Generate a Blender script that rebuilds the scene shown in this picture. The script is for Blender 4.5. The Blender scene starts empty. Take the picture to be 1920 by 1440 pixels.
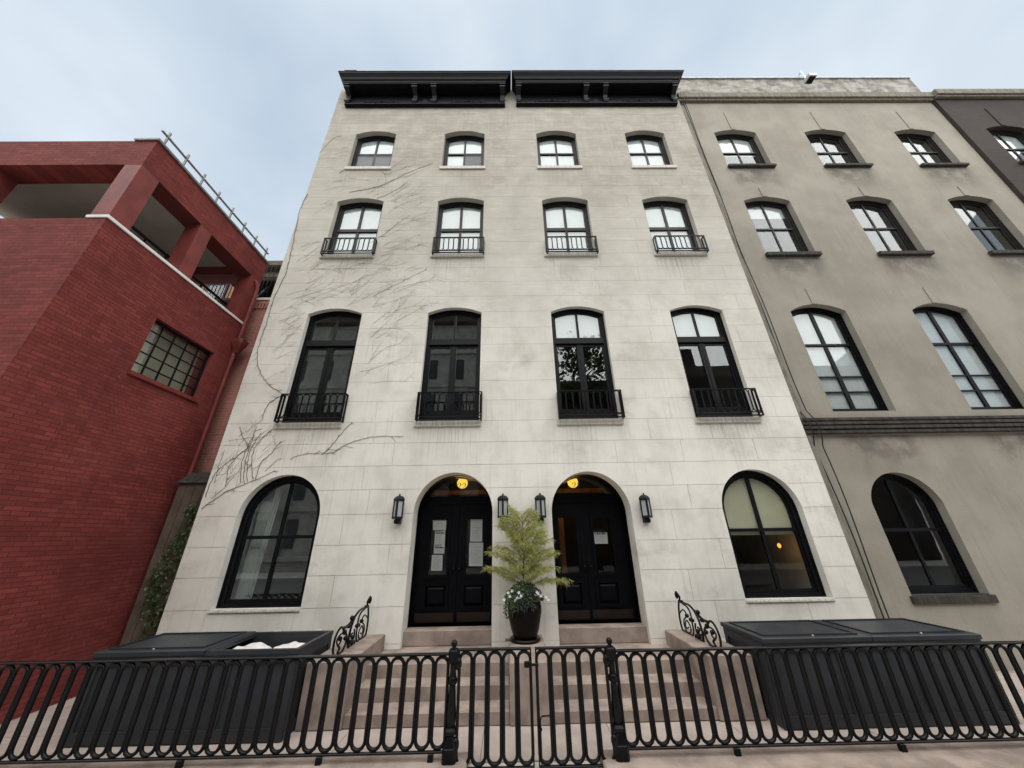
import bpy, math, random
from mathutils import Vector, Matrix

random.seed(7)
R = math.radians
scene = bpy.context.scene
C = scene.collection

# ------------------------------------------------------------------ camera
CAM_H, CAM_D, FPX = 2.2, 7.1, 636.6          # eye height, distance to the front, focal length in photo pixels
_p, _yaw, _roll = R(24.18), R(0.7305), R(-0.982)
FW = Vector((math.sin(_yaw) * math.cos(_p), math.cos(_yaw) * math.cos(_p), math.sin(_p)))
_r = Vector((math.cos(_yaw), -math.sin(_yaw), 0))
_u = _r.cross(FW)
RT = _r * math.cos(_roll) + _u * math.sin(_roll)
UP = -_r * math.sin(_roll) + _u * math.cos(_roll)
EYE = Vector((0, -CAM_D, CAM_H))
cam_data = bpy.data.cameras.new('camera')
cam_data.sensor_fit = 'HORIZONTAL'
cam_data.sensor_width = 36.0
cam_data.lens = FPX / 1920 * 36
cam_data.clip_start = 0.05
cam_data.clip_end = 2000
cam = bpy.data.objects.new('camera', cam_data)
C.objects.link(cam)
m = Matrix((RT, UP, -FW)).transposed().to_4x4()
m.translation = EYE
cam.matrix_world = m
scene.camera = cam


def at_y(u, v, y):
    d = FW + RT * ((u - 960) / FPX) - UP * ((v - 720) / FPX)
    return EYE + d * ((y + CAM_D) / d.y)


def at_x(u, v, x):
    d = FW + RT * ((u - 960) / FPX) - UP * ((v - 720) / FPX)
    return EYE + d * (x / d.x)


# ------------------------------------------------------------------ world, sun, exposure
SUN_EL, SUN_AZ = R(58), R(180)               # azimuth clockwise from +y (north); sun stands behind the camera
world = bpy.data.worlds.new('World')
scene.world = world
world.use_nodes = True
wn, wl = world.node_tree.nodes, world.node_tree.links
wn.clear()
w_out = wn.new('ShaderNodeOutputWorld')
sky = wn.new('ShaderNodeTexSky')
sky.sky_type = 'NISHITA'
sky.sun_disc = False
sky.sun_elevation = SUN_EL
sky.sun_rotation = SUN_AZ
sky.dust_density = 2.0
bg_sky = wn.new('ShaderNodeBackground'); bg_sky.inputs['Strength'].default_value = 0.05
bg_cld = wn.new('ShaderNodeBackground'); bg_cld.inputs['Strength'].default_value = 1.0
wl.new(sky.outputs[0], bg_sky.inputs['Color'])
tc = wn.new('ShaderNodeTexCoord')
mp = wn.new('ShaderNodeMapping'); mp.inputs['Scale'].default_value = (-1.0, 1.0, 1.5)
mp.inputs['Location'].default_value = (0.35, 0.1, 0.2)
wl.new(tc.outputs['Generated'], mp.inputs['Vector'])
nz = wn.new('ShaderNodeTexNoise'); nz.inputs['Scale'].default_value = 1.5
nz.inputs['Detail'].default_value = 5; nz.inputs['Roughness'].default_value = 0.5
wl.new(mp.outputs[0], nz.inputs['Vector'])
cr = wn.new('ShaderNodeValToRGB')
cr.color_ramp.elements[0].position = 0.32; cr.color_ramp.elements[0].color = (0.80, 0.80, 0.80, 1)
cr.color_ramp.elements[1].position = 0.62; cr.color_ramp.elements[1].color = (1, 1, 1, 1)
wl.new(nz.outputs['Fac'], cr.inputs['Fac'])
nz2 = wn.new('ShaderNodeTexNoise'); nz2.inputs['Scale'].default_value = 1.7
nz2.inputs['Detail'].default_value = 4; nz2.inputs['Roughness'].default_value = 0.55
wl.new(mp.outputs[0], nz2.inputs['Vector'])
cc = wn.new('ShaderNodeValToRGB')
cc.color_ramp.elements[0].position = 0.3; cc.color_ramp.elements[0].color = (0.140, 0.170, 0.201, 1)
cc.color_ramp.elements[1].position = 0.7; cc.color_ramp.elements[1].color = (0.214, 0.234, 0.250, 1)
wl.new(nz2.outputs['Fac'], cc.inputs['Fac'])
wl.new(cc.outputs['Color'], bg_cld.inputs['Color'])
wm = wn.new('ShaderNodeMixShader')
wl.new(cr.outputs['Color'], wm.inputs['Fac'])
wl.new(bg_sky.outputs[0], wm.inputs[1])
wl.new(bg_cld.outputs[0], wm.inputs[2])
wl.new(wm.outputs[0], w_out.inputs['Surface'])

sun_data = bpy.data.lights.new('sun', 'SUN')
sun_data.energy = 1.5
sun_data.angle = R(104)
sun_data.color = (1.0, 0.955, 0.89)
sun = bpy.data.objects.new('sun', sun_data)
C.objects.link(sun)
sd = Vector((math.sin(SUN_AZ) * math.cos(SUN_EL), math.cos(SUN_AZ) * math.cos(SUN_EL), math.sin(SUN_EL)))
sun.rotation_euler = (-sd).to_track_quat('-Z', 'Y').to_euler()
sun.location = (0, -30, 60)

scene.view_settings.view_transform = 'Standard'
scene.view_settings.look = 'None'
scene.view_settings.exposure = 1.98
scene.view_settings.gamma = 1.0
scene.view_settings.use_curve_mapping = False
scene.render.engine = 'CYCLES'


# ------------------------------------------------------------------ materials
class N:
    """tiny node-tree helper"""
    def __init__(s, name):
        s.mat = bpy.data.materials.new(name)
        s.mat.use_nodes = True
        s.t = s.mat.node_tree
        s.t.nodes.clear()
        s.out = s.t.nodes.new('ShaderNodeOutputMaterial')

    def n(s, kind, **kw):
        nd = s.t.nodes.new('ShaderNode' + kind)
        for k, v in kw.items():
            if k in ('op', 'operation'): nd.operation = v
            elif k == 'blend': nd.blend_type = v
            elif k == 'dtype': nd.data_type = v
            elif k == 'itype': nd.interpolation_type = v
            else: s.set(nd, k.replace('_', ' '), v)
        return nd

    def set(s, nd, k, v):
        i = nd.inputs[int(k[1:])] if k[0] == 'i' and k[1:].isdigit() else nd.inputs[k]
        if isinstance(v, bpy.types.NodeSocket): s.t.links.new(v, i)
        else: i.default_value = v

    def math(s, op, a, b=0.0, clamp=False):
        nd = s.t.nodes.new('ShaderNodeMath'); nd.operation = op; nd.use_clamp = clamp
        s.set(nd, 'i0', a); s.set(nd, 'i1', b)
        return nd.outputs[0]

    def ss(s, x, a, b):
        nd = s.t.nodes.new('ShaderNodeMapRange'); nd.interpolation_type = 'SMOOTHSTEP'
        s.set(nd, 'Value', x); nd.inputs['From Min'].default_value = a; nd.inputs['From Max'].default_value = b
        return nd.outputs[0]

    def mix(s, f, a, b, blend='MIX'):
        nd = s.t.nodes.new('ShaderNodeMix'); nd.data_type = 'RGBA'; nd.blend_type = blend
        s.set(nd, 'i0', f)
        for idx, v in ((6, a), (7, b)):
            if isinstance(v, tuple) and len(v) == 3: v = v + (1,)
            s.set(nd, 'i%d' % idx, v)
        return nd.outputs[2]

    def noise(s, vec, scale, detail=4, rough=0.55):
        nd = s.t.nodes.new('ShaderNodeTexNoise')
        s.t.links.new(vec, nd.inputs['Vector'])
        nd.inputs['Scale'].default_value = scale; nd.inputs['Detail'].default_value = detail
        nd.inputs['Roughness'].default_value = rough
        return nd.outputs['Fac']

    def scale(s, vec, sc):
        nd = s.t.nodes.new('ShaderNodeMapping'); nd.inputs['Scale'].default_value = sc
        s.t.links.new(vec, nd.inputs['Vector'])
        return nd.outputs[0]

    def pos(s):
        return s.t.nodes.new('ShaderNodeNewGeometry').outputs['Position']

    def finish(s, color, rough=0.6, metallic=0.0, spec=0.5, bump=None, bdist=0.01, bstr=1.0, coat=0.0):
        b = s.t.nodes.new('ShaderNodeBsdfPrincipled')
        if isinstance(color, tuple) and len(color) == 3: color = color + (1,)
        s.set(b, 'Base Color', color); s.set(b, 'Roughness', rough)
        b.inputs['Metallic'].default_value = metallic
        b.inputs['Specular IOR Level'].default_value = spec
        b.inputs['Coat Weight'].default_value = coat
        b.inputs['Coat Roughness'].default_value = 0.15
        if bump is not None:
            bp = s.t.nodes.new('ShaderNodeBump'); bp.inputs['Distance'].default_value = bdist
            bp.inputs['Strength'].default_value = bstr
            s.set(bp, 'Height', bump)
            s.t.links.new(bp.outputs[0], b.inputs['Normal'])
        s.t.links.new(b.outputs[0], s.out.inputs['Surface'])
        return s.mat


M = {}


def simple(name, col, rough=0.5, var=0.25, sc=6, spec=0.5, coat=0.0, metallic=0.0, bd=0.002, stretch=(1, 1, 1)):
    k = N(name); p = k.scale(k.pos(), stretch)
    f = k.noise(p, sc, 5); g = k.noise(p, sc * 9, 3)
    lo = tuple(c * (1 - var) for c in col); hi = tuple(min(1, c * (1 + var)) for c in col)
    col2 = k.mix(k.math('MULTIPLY_ADD', f, 1.8, ), lo, hi) if False else k.mix(k.ss(f, 0.3, 0.7), lo, hi)
    rr = k.math('MULTIPLY_ADD', g, 0.25)
    k.t.nodes[-1].inputs[2].default_value = rough - 0.12
    M[name] = k.finish(col2, rr, metallic, spec, g, bd, 0.6, coat)
    return M[name]


COLX = {2: (-4.33, -1.325, 1.78, 4.81), 3: (-4.37, -1.355, 1.784, 4.826), 4: (-4.39, -1.377, 1.744, 4.785)}
SILLZ = {1: 1.10, 2: 4.52, 3: 9.34, 4: 13.05}


def make_stucco():
    k = N('stucco'); p = k.pos()
    sx = k.t.nodes.new('ShaderNodeSeparateXYZ'); k.t.links.new(p, sx.inputs[0])
    X, Z = sx.outputs['X'], sx.outputs['Z']
    big = k.noise(p, 0.45, 5, 0.6)
    mid = k.noise(k.scale(p, (1, 1, 0.8)), 1.7, 6, 0.62)
    brush = k.noise(k.scale(p, (1.2, 1, 5)), 1.3, 6, 0.65)
    grain = k.noise(p, 55, 4, 0.7)
    streak = k.noise(k.scale(p, (9, 9, 0.35)), 1.6, 5, 0.65)
    fine = k.noise(k.scale(p, (30, 30, 0.5)), 1.0, 4, 0.65)
    clean, dim_dingy = (0.79, 0.77, 0.715), (0.315, 0.295, 0.25)
    falloff_wear = k.math('ADD', k.math('MULTIPLY', k.ss(Z, 3.0, 15.0), 0.95), k.math('MULTIPLY', k.ss(big, 0.35, 0.75), 0.30))  # upward darkening paints in light falloff along with weathering; noise adds wear
    col = k.mix(k.math('MULTIPLY', falloff_wear, 1.0, True), clean, dim_dingy)
    col = k.mix(k.math('MULTIPLY', k.ss(mid, 0.42, 0.70), k.math('ADD', 0.40, k.math('MULTIPLY', k.ss(Z, 3.0, 12.0), 0.25))), col, (0.44, 0.415, 0.355))
    col = k.mix(k.math('MULTIPLY', k.ss(brush, 0.48, 0.74), 0.2), col, (0.81, 0.79, 0.74))
    col = k.mix(k.math('MULTIPLY', k.ss(streak, 0.52, 0.75), 0.42), col, (0.48, 0.445, 0.39))
    # drips washed down from the sills
    cm = None
    for cx in (-4.35, -1.35, 1.775, 4.81):
        w = k.math('SUBTRACT', 1.0, k.ss(k.math('ABSOLUTE', k.math('SUBTRACT', X, cx)), 0.55, 0.95))
        cm = w if cm is None else k.math('MAXIMUM', cm, w)
    rm = None
    for zb, L in ((4.39, 1.25), (9.21, 1.7), (12.93, 1.3)):
        a = k.math('SUBTRACT', 1.0, k.ss(k.math('SUBTRACT', zb, Z), 0.0, L))
        a = k.math('MULTIPLY', a, k.math('LESS_THAN', Z, zb))
        rm = a if rm is None else k.math('MAXIMUM', rm, a)
    drip = k.math('MULTIPLY', k.math('MULTIPLY', cm, rm), k.math('ADD', k.math('MULTIPLY', k.ss(fine, 0.48, 0.66), 0.8), 0.08))
    dm = k.ss(k.noise(p, 0.8, 3, 0.5), 0.38, 0.62)
    col = k.mix(k.math('MULTIPLY', k.math('MULTIPLY', drip, 0.85), dm), col, (0.28, 0.245, 0.22))
    # splash dirt near steps and sparse dark blotches
    bl = k.noise(k.scale(p, (1, 1, 1.6)), 0.9, 6, 0.7)
    col = k.mix(k.math('MULTIPLY', k.ss(bl, 0.53, 0.74), 0.5), col, (0.34, 0.315, 0.275))
    oi = k.t.nodes.new('ShaderNodeObjectInfo')
    col = k.mix(k.math('MULTIPLY', oi.outputs['Random'], 0.13), col, (0.60, 0.575, 0.52))
    h = k.math('ADD', k.math('MULTIPLY', mid, 0.6), k.math('MULTIPLY', grain, 0.25))
    M['stucco'] = k.finish(col, 0.85, spec=0.25, bump=h, bdist=0.02, bstr=0.7)


make_stucco()


def make_tan():
    k = N('tan_stucco'); p = k.pos()
    sx = k.t.nodes.new('ShaderNodeSeparateXYZ'); k.t.links.new(p, sx.inputs[0])
    X, Z = sx.outputs['X'], sx.outputs['Z']
    big = k.noise(p, 0.6, 6, 0.62); mid = k.noise(p, 2.6, 6, 0.66); grain = k.noise(p, 45, 4, 0.7)
    streak = k.noise(k.scale(p, (7, 7, 0.4)), 1.4, 5, 0.65)
    col = k.mix(k.ss(big, 0.3, 0.7), (0.33, 0.307, 0.262), (0.25, 0.231, 0.194))
    col = k.mix(k.math('MULTIPLY', k.ss(mid, 0.5, 0.75), 0.4), col, (0.35, 0.325, 0.28))
    col = k.mix(k.math('MULTIPLY', k.ss(streak, 0.5, 0.75), 0.2), col, (0.14, 0.125, 0.105))
    # soot under the window sills
    cm = None
    for i in range(6):
        w = k.math('SUBTRACT', 1.0, k.ss(k.math('ABSOLUTE', k.math('SUBTRACT', X, 8.05 + 3.19 * i)), 0.5, 1.0))
        cm = w if cm is None else k.math('MAXIMUM', cm, w)
    rm = None
    for zb, L in ((4.1, 1.2), (9.2, 1.2), (13.0, 1.4)):
        a = k.math('MULTIPLY', k.math('SUBTRACT', 1.0, k.ss(k.math('SUBTRACT', zb, Z), 0.0, L)), k.math('LESS_THAN', Z, zb))
        rm = a if rm is None else k.math('MAXIMUM', rm, a)
    soot = k.math('MULTIPLY', k.math('MULTIPLY', cm, rm), k.ss(mid, 0.3, 0.62))
    col = k.mix(k.math('MULTIPLY', soot, 0.75), col, (0.10, 0.09, 0.08))
    # bleached, washed parapet band
    pz_ = k.ss(Z, 16.7, 17.0)
    pn_ = k.noise(k.scale(p, (1.2, 1, 2.2)), 1.5, 6, 0.7)
    col = k.mix(k.math('MULTIPLY', pz_, k.ss(pn_, 0.42, 0.6)), col, (0.40, 0.39, 0.37))
    col = k.mix(k.math('MULTIPLY', k.math('MULTIPLY', pz_, k.ss(mid, 0.45, 0.62)), 0.8), col, (0.13, 0.12, 0.11))
    M['tan_stucco'] = k.finish(col, 0.88, spec=0.2, bump=k.math('ADD', mid, k.math('MULTIPLY', grain, 0.3)), bdist=0.015, bstr=0.5)


make_tan()


def brick(name, c1, c2, mortar, paint=0.0, sz=(0.215, 0.068), msize=0.006):
    k = N(name)
    g = k.t.nodes.new('ShaderNodeNewGeometry')
    sp = k.t.nodes.new('ShaderNodeSeparateXYZ'); k.t.links.new(g.outputs['Position'], sp.inputs[0])
    sn = k.t.nodes.new('ShaderNodeSeparateXYZ'); k.t.links.new(g.outputs['True Normal'], sn.inputs[0])
    fx = k.math('GREATER_THAN', k.math('ABSOLUTE', sn.outputs['X']), 0.6)
    uu = k.math('ADD', k.math('MULTIPLY', fx, sp.outputs['Y']), k.math('MULTIPLY', k.math('SUBTRACT', 1.0, fx), sp.outputs['X']))
    cb = k.t.nodes.new('ShaderNodeCombineXYZ'); k.t.links.new(uu, cb.inputs[0]); k.t.links.new(sp.outputs['Z'], cb.inputs[1])
    bt = k.t.nodes.new('ShaderNodeTexBrick')
    k.t.links.new(cb.outputs[0], bt.inputs['Vector'])
    bt.inputs['Scale'].default_value = 1.0
    bt.inputs['Brick Width'].default_value = sz[0]; bt.inputs['Row Height'].default_value = sz[1]
    bt.inputs['Mortar Size'].default_value = msize; bt.inputs['Mortar Smooth'].default_value = 0.3
    bt.inputs['Color1'].default_value = c1 + (1,); bt.inputs['Color2'].default_value = c2 + (1,)
    bt.inputs['Mortar'].default_value = mortar + (1,)
    p = g.outputs['Position']
    n1 = k.noise(p, 0.8, 6, 0.65); n2 = k.noise(p, 9, 5, 0.7)
    col = k.mix(k.math('MULTIPLY', k.ss(n1, 0.38, 0.70), 0.55), bt.outputs['Color'], tuple(c * 0.55 for c in c1))
    n3 = k.noise(k.scale(p, (5, 5, 0.5)), 1.3, 5, 0.65)
    col = k.mix(k.math('MULTIPLY', k.ss(n3, 0.5, 0.75), 0.35), col, tuple(c * 0.4 for c in c1))
    n4 = k.noise(p, 0.5, 5, 0.6)
    col = k.mix(k.math('MULTIPLY', k.ss(n4, 0.45, 0.75), 0.30), col, tuple(min(1, c * 1.5 + 0.03) for c in c1))
    if paint:
        col = k.mix(k.math('MULTIPLY', k.ss(n2, 0.62, 0.75), paint), col, (0.30, 0.17, 0.155))
    h = k.math('SUBTRACT', k.math('MULTIPLY', n2, 0.4), bt.outputs['Fac'])
    M[name] = k.finish(col, 0.8, spec=0.25, bump=h, bdist=0.012, bstr=0.8)


brick('red_painted_brick', (0.165, 0.030, 0.026), (0.25, 0.050, 0.043), (0.11, 0.026, 0.023), 0.35)
brick('light_brick', (0.50, 0.22, 0.18), (0.40, 0.165, 0.135), (0.46, 0.36, 0.31), 0.25)
brick('orange_brick', (0.40, 0.23, 0.15), (0.33, 0.17, 0.11), (0.36, 0.29, 0.24), 0.0)
brick('brown_brick', (0.05, 0.037, 0.031), (0.038, 0.029, 0.025), (0.06, 0.052, 0.046), 0.0)

simple('red_paint', (0.175, 0.030, 0.026), 0.6, 0.2, 3)
simple('brownstone', (0.275, 0.222, 0.190), 0.85, 0.26, 3.5, 0.2, bd=0.006)
simple('brownstone_dark', (0.115, 0.09, 0.072), 0.85, 0.25, 3, 0.2, bd=0.006)
simple('sill_stone', (0.55, 0.525, 0.475), 0.85, 0.18, 4, 0.2, bd=0.004, stretch=(6, 6, 0.6))
simple('tan_stone', (0.19, 0.172, 0.142), 0.85, 0.3, 4, 0.2, bd=0.005, stretch=(4, 4, 0.7))
simple('soot_stone', (0.05, 0.046, 0.041), 0.85, 0.4, 4, 0.2, bd=0.005, stretch=(3, 3, 0.7))
simple('iron', (0.0028, 0.0028, 0.0038), 0.34, 0.3, 14, 0.2, bd=0.0015)
simple('cornice_paint', (0.0035, 0.0036, 0.006), 0.5, 0.35, 4, 0.13)
simple('cornice_cap', (0.06, 0.06, 0.052), 0.7, 0.4, 4, 0.3)
simple('frame_black', (0.004, 0.0043, 0.006), 0.45, 0.3, 8, 0.18)
simple('frame_brown', (0.014, 0.0125, 0.0125), 0.5, 0.3, 8, 0.25)
simple('door_paint', (0.002, 0.0023, 0.004), 0.45, 0.3, 6, 0.12)
simple('kick_bronze', (0.022, 0.014, 0.010), 0.45, 0.25, 6, 0.5, metallic=0.4)
simple('bin_paint', (0.026, 0.029, 0.034), 0.45, 0.16, 3, 0.3)
simple('bin_inside', (0.02, 0.022, 0.026), 0.7, 0.2, 3, 0.3)
simple('bag_plastic', (0.70, 0.66, 0.65), 0.4, 0.08, 9, 0.5, bd=0.01)
simple('pot_glaze', (0.004, 0.0025, 0.0025), 0.3, 0.4, 9, 0.16, coat=0.03)
simple('soil', (0.03, 0.022, 0.016), 0.95, 0.4, 20, 0.1)
simple('lantern_metal', (0.009, 0.011, 0.012), 0.5, 0.3, 20, 0.25)
simple('frosted_glass', (0.36, 0.37, 0.40), 0.35, 0.08, 12, 0.5)
simple('shade_white', (0.70, 0.72, 0.75), 0.9, 0.03, 3, 0.1)
simple('shade_cream', (0.60, 0.585, 0.45), 0.9, 0.05, 3, 0.1)
simple('curtain', (0.50, 0.52, 0.49), 0.9, 0.12, 6, 0.1, stretch=(8, 8, 0.3))
simple('room_dark', (0.035, 0.032, 0.03), 0.9, 0.3, 2, 0.1)
simple('room_plaster', (0.20, 0.19, 0.17), 0.9, 0.1, 2, 0.1)
simple('wood_warm', (0.32, 0.15, 0.06), 0.5, 0.3, 6, 0.4, stretch=(1, 1, 0.2))
simple('paper', (0.34, 0.36, 0.355), 0.8, 0.05, 8, 0.2)
simple('ink', (0.03, 0.03, 0.035), 0.8, 0.1, 8, 0.2)
simple('ink_grey', (0.22, 0.23, 0.23), 0.8, 0.1, 8, 0.2)
simple('roof_felt', (0.05, 0.05, 0.052), 0.9, 0.3, 2, 0.1)
simple('galvanised', (0.42, 0.43, 0.44), 0.5, 0.15, 9, 0.4, metallic=0.5)
simple('pipe_grey', (0.20, 0.20, 0.205), 0.5, 0.2, 9, 0.4, metallic=0.3)
simple('white_paint', (0.74, 0.73, 0.71), 0.7, 0.08, 5, 0.3)
simple('balcony_soffit', (0.55, 0.53, 0.47), 0.9, 0.08, 2, 0.1)
simple('cable', (0.018, 0.016, 0.015), 0.6, 0.2, 8, 0.3)
simple('vine_bark', (0.105, 0.088, 0.068), 0.9, 0.3, 15, 0.1)
simple('twig_bark', (0.34, 0.31, 0.26), 0.9, 0.3, 15, 0.1)
simple('bark', (0.065, 0.047, 0.036), 0.9, 0.3, 25, 0.1, bd=0.004)
simple('limestone', (0.46, 0.44, 0.395), 0.85, 0.2, 1.5, 0.2)
simple('bracket_lit', (0.009, 0.009, 0.013), 0.4, 0.3, 6, 0.3)  # cornice paint made paler, so the brackets' highlights sit in the colour
simple('asphalt', (0.13, 0.128, 0.125), 0.9, 0.2, 4, 0.2, bd=0.004)
simple('concrete', (0.48, 0.45, 0.41), 0.9, 0.14, 3, 0.2, bd=0.004)
simple('areaway_stone', (0.36, 0.305, 0.27), 0.88, 0.12, 3, 0.2, bd=0.004)
simple('petal', (0.82, 0.82, 0.80), 0.6, 0.05, 30, 0.3)


def leafmat(name, c1, c2, trans=0.35, rough=0.5):
    k = N(name)
    oi = k.t.nodes.new('ShaderNodeNewGeometry')
    f = k.noise(k.pos(), 7, 3)
    r = k.math('ADD', k.math('MULTIPLY', oi.outputs['Random Per Island'], 0.7), k.math('MULTIPLY', f, 0.4))
    col = k.mix(k.ss(r, 0.15, 0.95), c1, c2)
    b = k.t.nodes.new('ShaderNodeBsdfPrincipled'); k.set(b, 'Base Color', col); b.inputs['Roughness'].default_value = rough
    b.inputs['Specular IOR Level'].default_value = 0.3
    t = k.t.nodes.new('ShaderNodeBsdfTranslucent'); k.set(t, 'Color', col)
    mx = k.t.nodes.new('ShaderNodeMixShader'); mx.inputs[0].default_value = trans
    k.t.links.new(b.outputs[0], mx.inputs[1]); k.t.links.new(t.outputs[0], mx.inputs[2])
    k.t.links.new(mx.outputs[0], k.out.inputs['Surface'])
    M[name] = k.mat


leafmat('feather_leaf', (0.33, 0.38, 0.10), (0.68, 0.66, 0.28), 0.5)
leafmat('ivy_leaf', (0.022, 0.045, 0.016), (0.075, 0.115, 0.04), 0.2, 0.4)
leafmat('dark_leaf', (0.012, 0.016, 0.014), (0.035, 0.05, 0.03), 0.15, 0.4)
leafmat('tree_leaf', (0.035, 0.06, 0.02), (0.08, 0.12, 0.035), 0.3)


def make_glass(name, base, ior, tint=(0.8, 0.82, 0.82), wob=0.0):
    k = N(name)
    lw = k.t.nodes.new('ShaderNodeLayerWeight'); lw.inputs['Blend'].default_value = 0.5
    r0 = ((ior - 1) / (ior + 1)) ** 2 + base                   # Schlick, the same from both sides of the pane
    f = k.math('ADD', k.math('MULTIPLY', k.math('POWER', lw.outputs['Facing'], 5.0), 1.0 - r0), r0, True)
    gl = k.t.nodes.new('ShaderNodeBsdfGlossy'); gl.inputs['Roughness'].default_value = 0.01
    gl.inputs['Color'].default_value = (0.95, 0.98, 1.0, 1)
    if wob:
        bp = k.t.nodes.new('ShaderNodeBump'); bp.inputs['Distance'].default_value = wob
        bp.inputs['Strength'].default_value = 0.25
        k.t.links.new(k.noise(k.pos(), 2.2, 2, 0.4), bp.inputs['Height'])
        k.t.links.new(bp.outputs[0], gl.inputs['Normal'])
    tr = k.t.nodes.new('ShaderNodeBsdfTransparent'); tr.inputs['Color'].default_value = tint + (1,)
    mx = k.t.nodes.new('ShaderNodeMixShader')
    k.t.links.new(f, mx.inputs[0]); k.t.links.new(tr.outputs[0], mx.inputs[1]); k.t.links.new(gl.outputs[0], mx.inputs[2])
    k.t.links.new(mx.outputs[0], k.out.inputs['Surface'])
    M[name] = k.mat


make_glass('glass', 0.08, 1.55, (0.88, 0.90, 0.89), 0.0015)
make_glass('glass_clear', 0.0, 1.45, (0.9, 0.91, 0.9), 0.0008)
make_glass('glass_low', 0.025, 1.5, (0.88, 0.90, 0.89), 0.0012)
make_glass('screen_mesh', 0.0, 1.02, (0.66, 0.65, 0.66))


def emis(name, col, st):
    k = N(name)
    e = k.t.nodes.new('ShaderNodeEmission'); e.inputs['Color'].default_value = col + (1,); e.inputs['Strength'].default_value = st
    k.t.links.new(e.outputs[0], k.out.inputs['Surface'])
    M[name] = k.mat


emis('lamp_glow', (1.0, 0.62, 0.085), 0.36)
emis('bulb_glow', (1.0, 0.42, 0.08), 0.45)


# ------------------------------------------------------------------ mesh helpers
class MB:
    def __init__(s):
        s.v, s.f = [], []

    def add(s, vs, fs):
        o = len(s.v)
        s.v += [tuple(p) for p in vs]
        s.f += [tuple(i + o for i in f) for f in fs]
        return s

    def box(s, x0, x1, y0, y1, z0, z1):
        vs = [(x0, y0, z0), (x1, y0, z0), (x1, y1, z0), (x0, y1, z0), (x0, y0, z1), (x1, y0, z1), (x1, y1, z1), (x0, y1, z1)]
        return s.add(vs, [(3, 2, 1, 0), (4, 5, 6, 7), (0, 1, 5, 4), (1, 2, 6, 5), (2, 3, 7, 6), (3, 0, 4, 7)])

    def bbox(s, x0, x1, y0, y1, z0, z1, b=0.01):
        """box with chamfered edges"""
        rings = []
        for z, q in ((z0, b), (z0 + b, 0), (z1 - b, 0), (z1, b)):
            rings.append([(x0 + q + (b if 0 else 0), y0 + q, z), (x1 - q, y0 + q, z), (x1 - q, y1 - q, z), (x0 + q, y1 - q, z)])
        vs = [p for r in rings for p in r]
        fs = [(3, 2, 1, 0), (12, 13, 14, 15)]
        for i in range(3):
            for j in range(4):
                a, c = i * 4 + j, i * 4 + (j + 1) % 4
                fs.append((a, c, c + 4, a + 4))
        return s.add(vs, fs)

    def prism(s, poly, y0, y1):
        """poly: (x,z) counter-clockwise seen from -y"""
        n = len(poly)
        vs = [(x, y0, z) for x, z in poly] + [(x, y1, z) for x, z in poly]
        fs = [tuple(range(n)), tuple(range(2 * n - 1, n - 1, -1))]
        for i in range(n):
            j = (i + 1) % n
            fs.append((i, i + n, j + n, j))
        return s.add(vs, fs)

    def ring(s, outer, inner, y0, y1):
        n = len(outer)
        vs = [(x, y0, z) for x, z in outer] + [(x, y0, z) for x, z in inner] + [(x, y1, z) for x, z in outer] + [(x, y1, z) for x, z in inner]
        fs = []
        for i in range(n):
            j = (i + 1) % n
            fs += [(i, j, n + j, n + i), (2 * n + j, 2 * n + i, 3 * n + i, 3 * n + j),
                   (i, 2 * n + i, 2 * n + j, j), (n + j, 3 * n + j, 3 * n + i, n + i)]
        return s.add(vs, fs)

    def tube(s, pts, rad, sides=6, closed=False, flat=None, cap=True):
        """sweep; rad number or list; flat=(normal axis, factor) squashes"""
        pts = [Vector(p) for p in pts]
        n = len(pts)
        rads = rad if isinstance(rad, (list, tuple)) else [rad] * n
        rings = []
        prev = None
        for i, p in enumerate(pts):
            if closed: t = pts[(i + 1) % n] - pts[i - 1]
            else: t = pts[min(i + 1, n - 1)] - pts[max(i - 1, 0)]
            t = t.normalized() if t.length > 1e-9 else Vector((0, 0, 1))
            if prev is None:
                a = Vector((0, 1, 0)) if abs(t.y) < 0.9 else Vector((1, 0, 0))
            else: a = prev
            nrm = (a - t * a.dot(t)).normalized(); prev = nrm
            bn = t.cross(nrm)
            rings.append([p + (nrm * math.cos(2 * math.pi * k / sides) + bn * math.sin(2 * math.pi * k / sides)) * rads[i] for k in range(sides)])
        vs = [q for r in rings for q in r]
        fs = []
        for i in range(n if closed else n - 1):
            for k in range(sides):
                a, b = i * sides + k, i * sides + (k + 1) % sides
                c, d = ((i + 1) % n) * sides + k, ((i + 1) % n) * sides + (k + 1) % sides
                fs.append((a, b, d, c))
        if not closed and cap:
            fs.append(tuple(range(sides - 1, -1, -1)))
            fs.append(tuple((n - 1) * sides + k for k in range(sides)))
        return s.add(vs, fs)

    def lathe(s, prof, cx=0, cy=0, seg=20, square=False):
        """prof list of (r,z) bottom to top"""
        n = len(prof)
        vs, fs = [], []
        for r, z in prof:
            for k in range(seg):
                a = 2 * math.pi * (k + 0.5) / seg
                q = r
                if square: q = r / max(abs(math.cos(a)), abs(math.sin(a)))
                vs.append((cx + q * math.cos(a), cy + q * math.sin(a), z))
        for i in range(n - 1):
            for k in range(seg):
                a, b = i * seg + k, i * seg + (k + 1) % seg
                fs.append((a, b, b + seg, a + seg))
        fs.append(tuple(range(seg - 1, -1, -1)))
        fs.append(tuple((n - 1) * seg + k for k in range(seg)))
        return s.add(vs, fs)

    def sphere(s, c, r, seg=16, rings=10, sz=1.0):
        prof = [(max(1e-4, r * math.sin(math.pi * i / rings)), c[2] - r * sz * math.cos(math.pi * i / rings)) for i in range(rings + 1)]
        return s.lathe(prof, c[0], c[1], seg)

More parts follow.
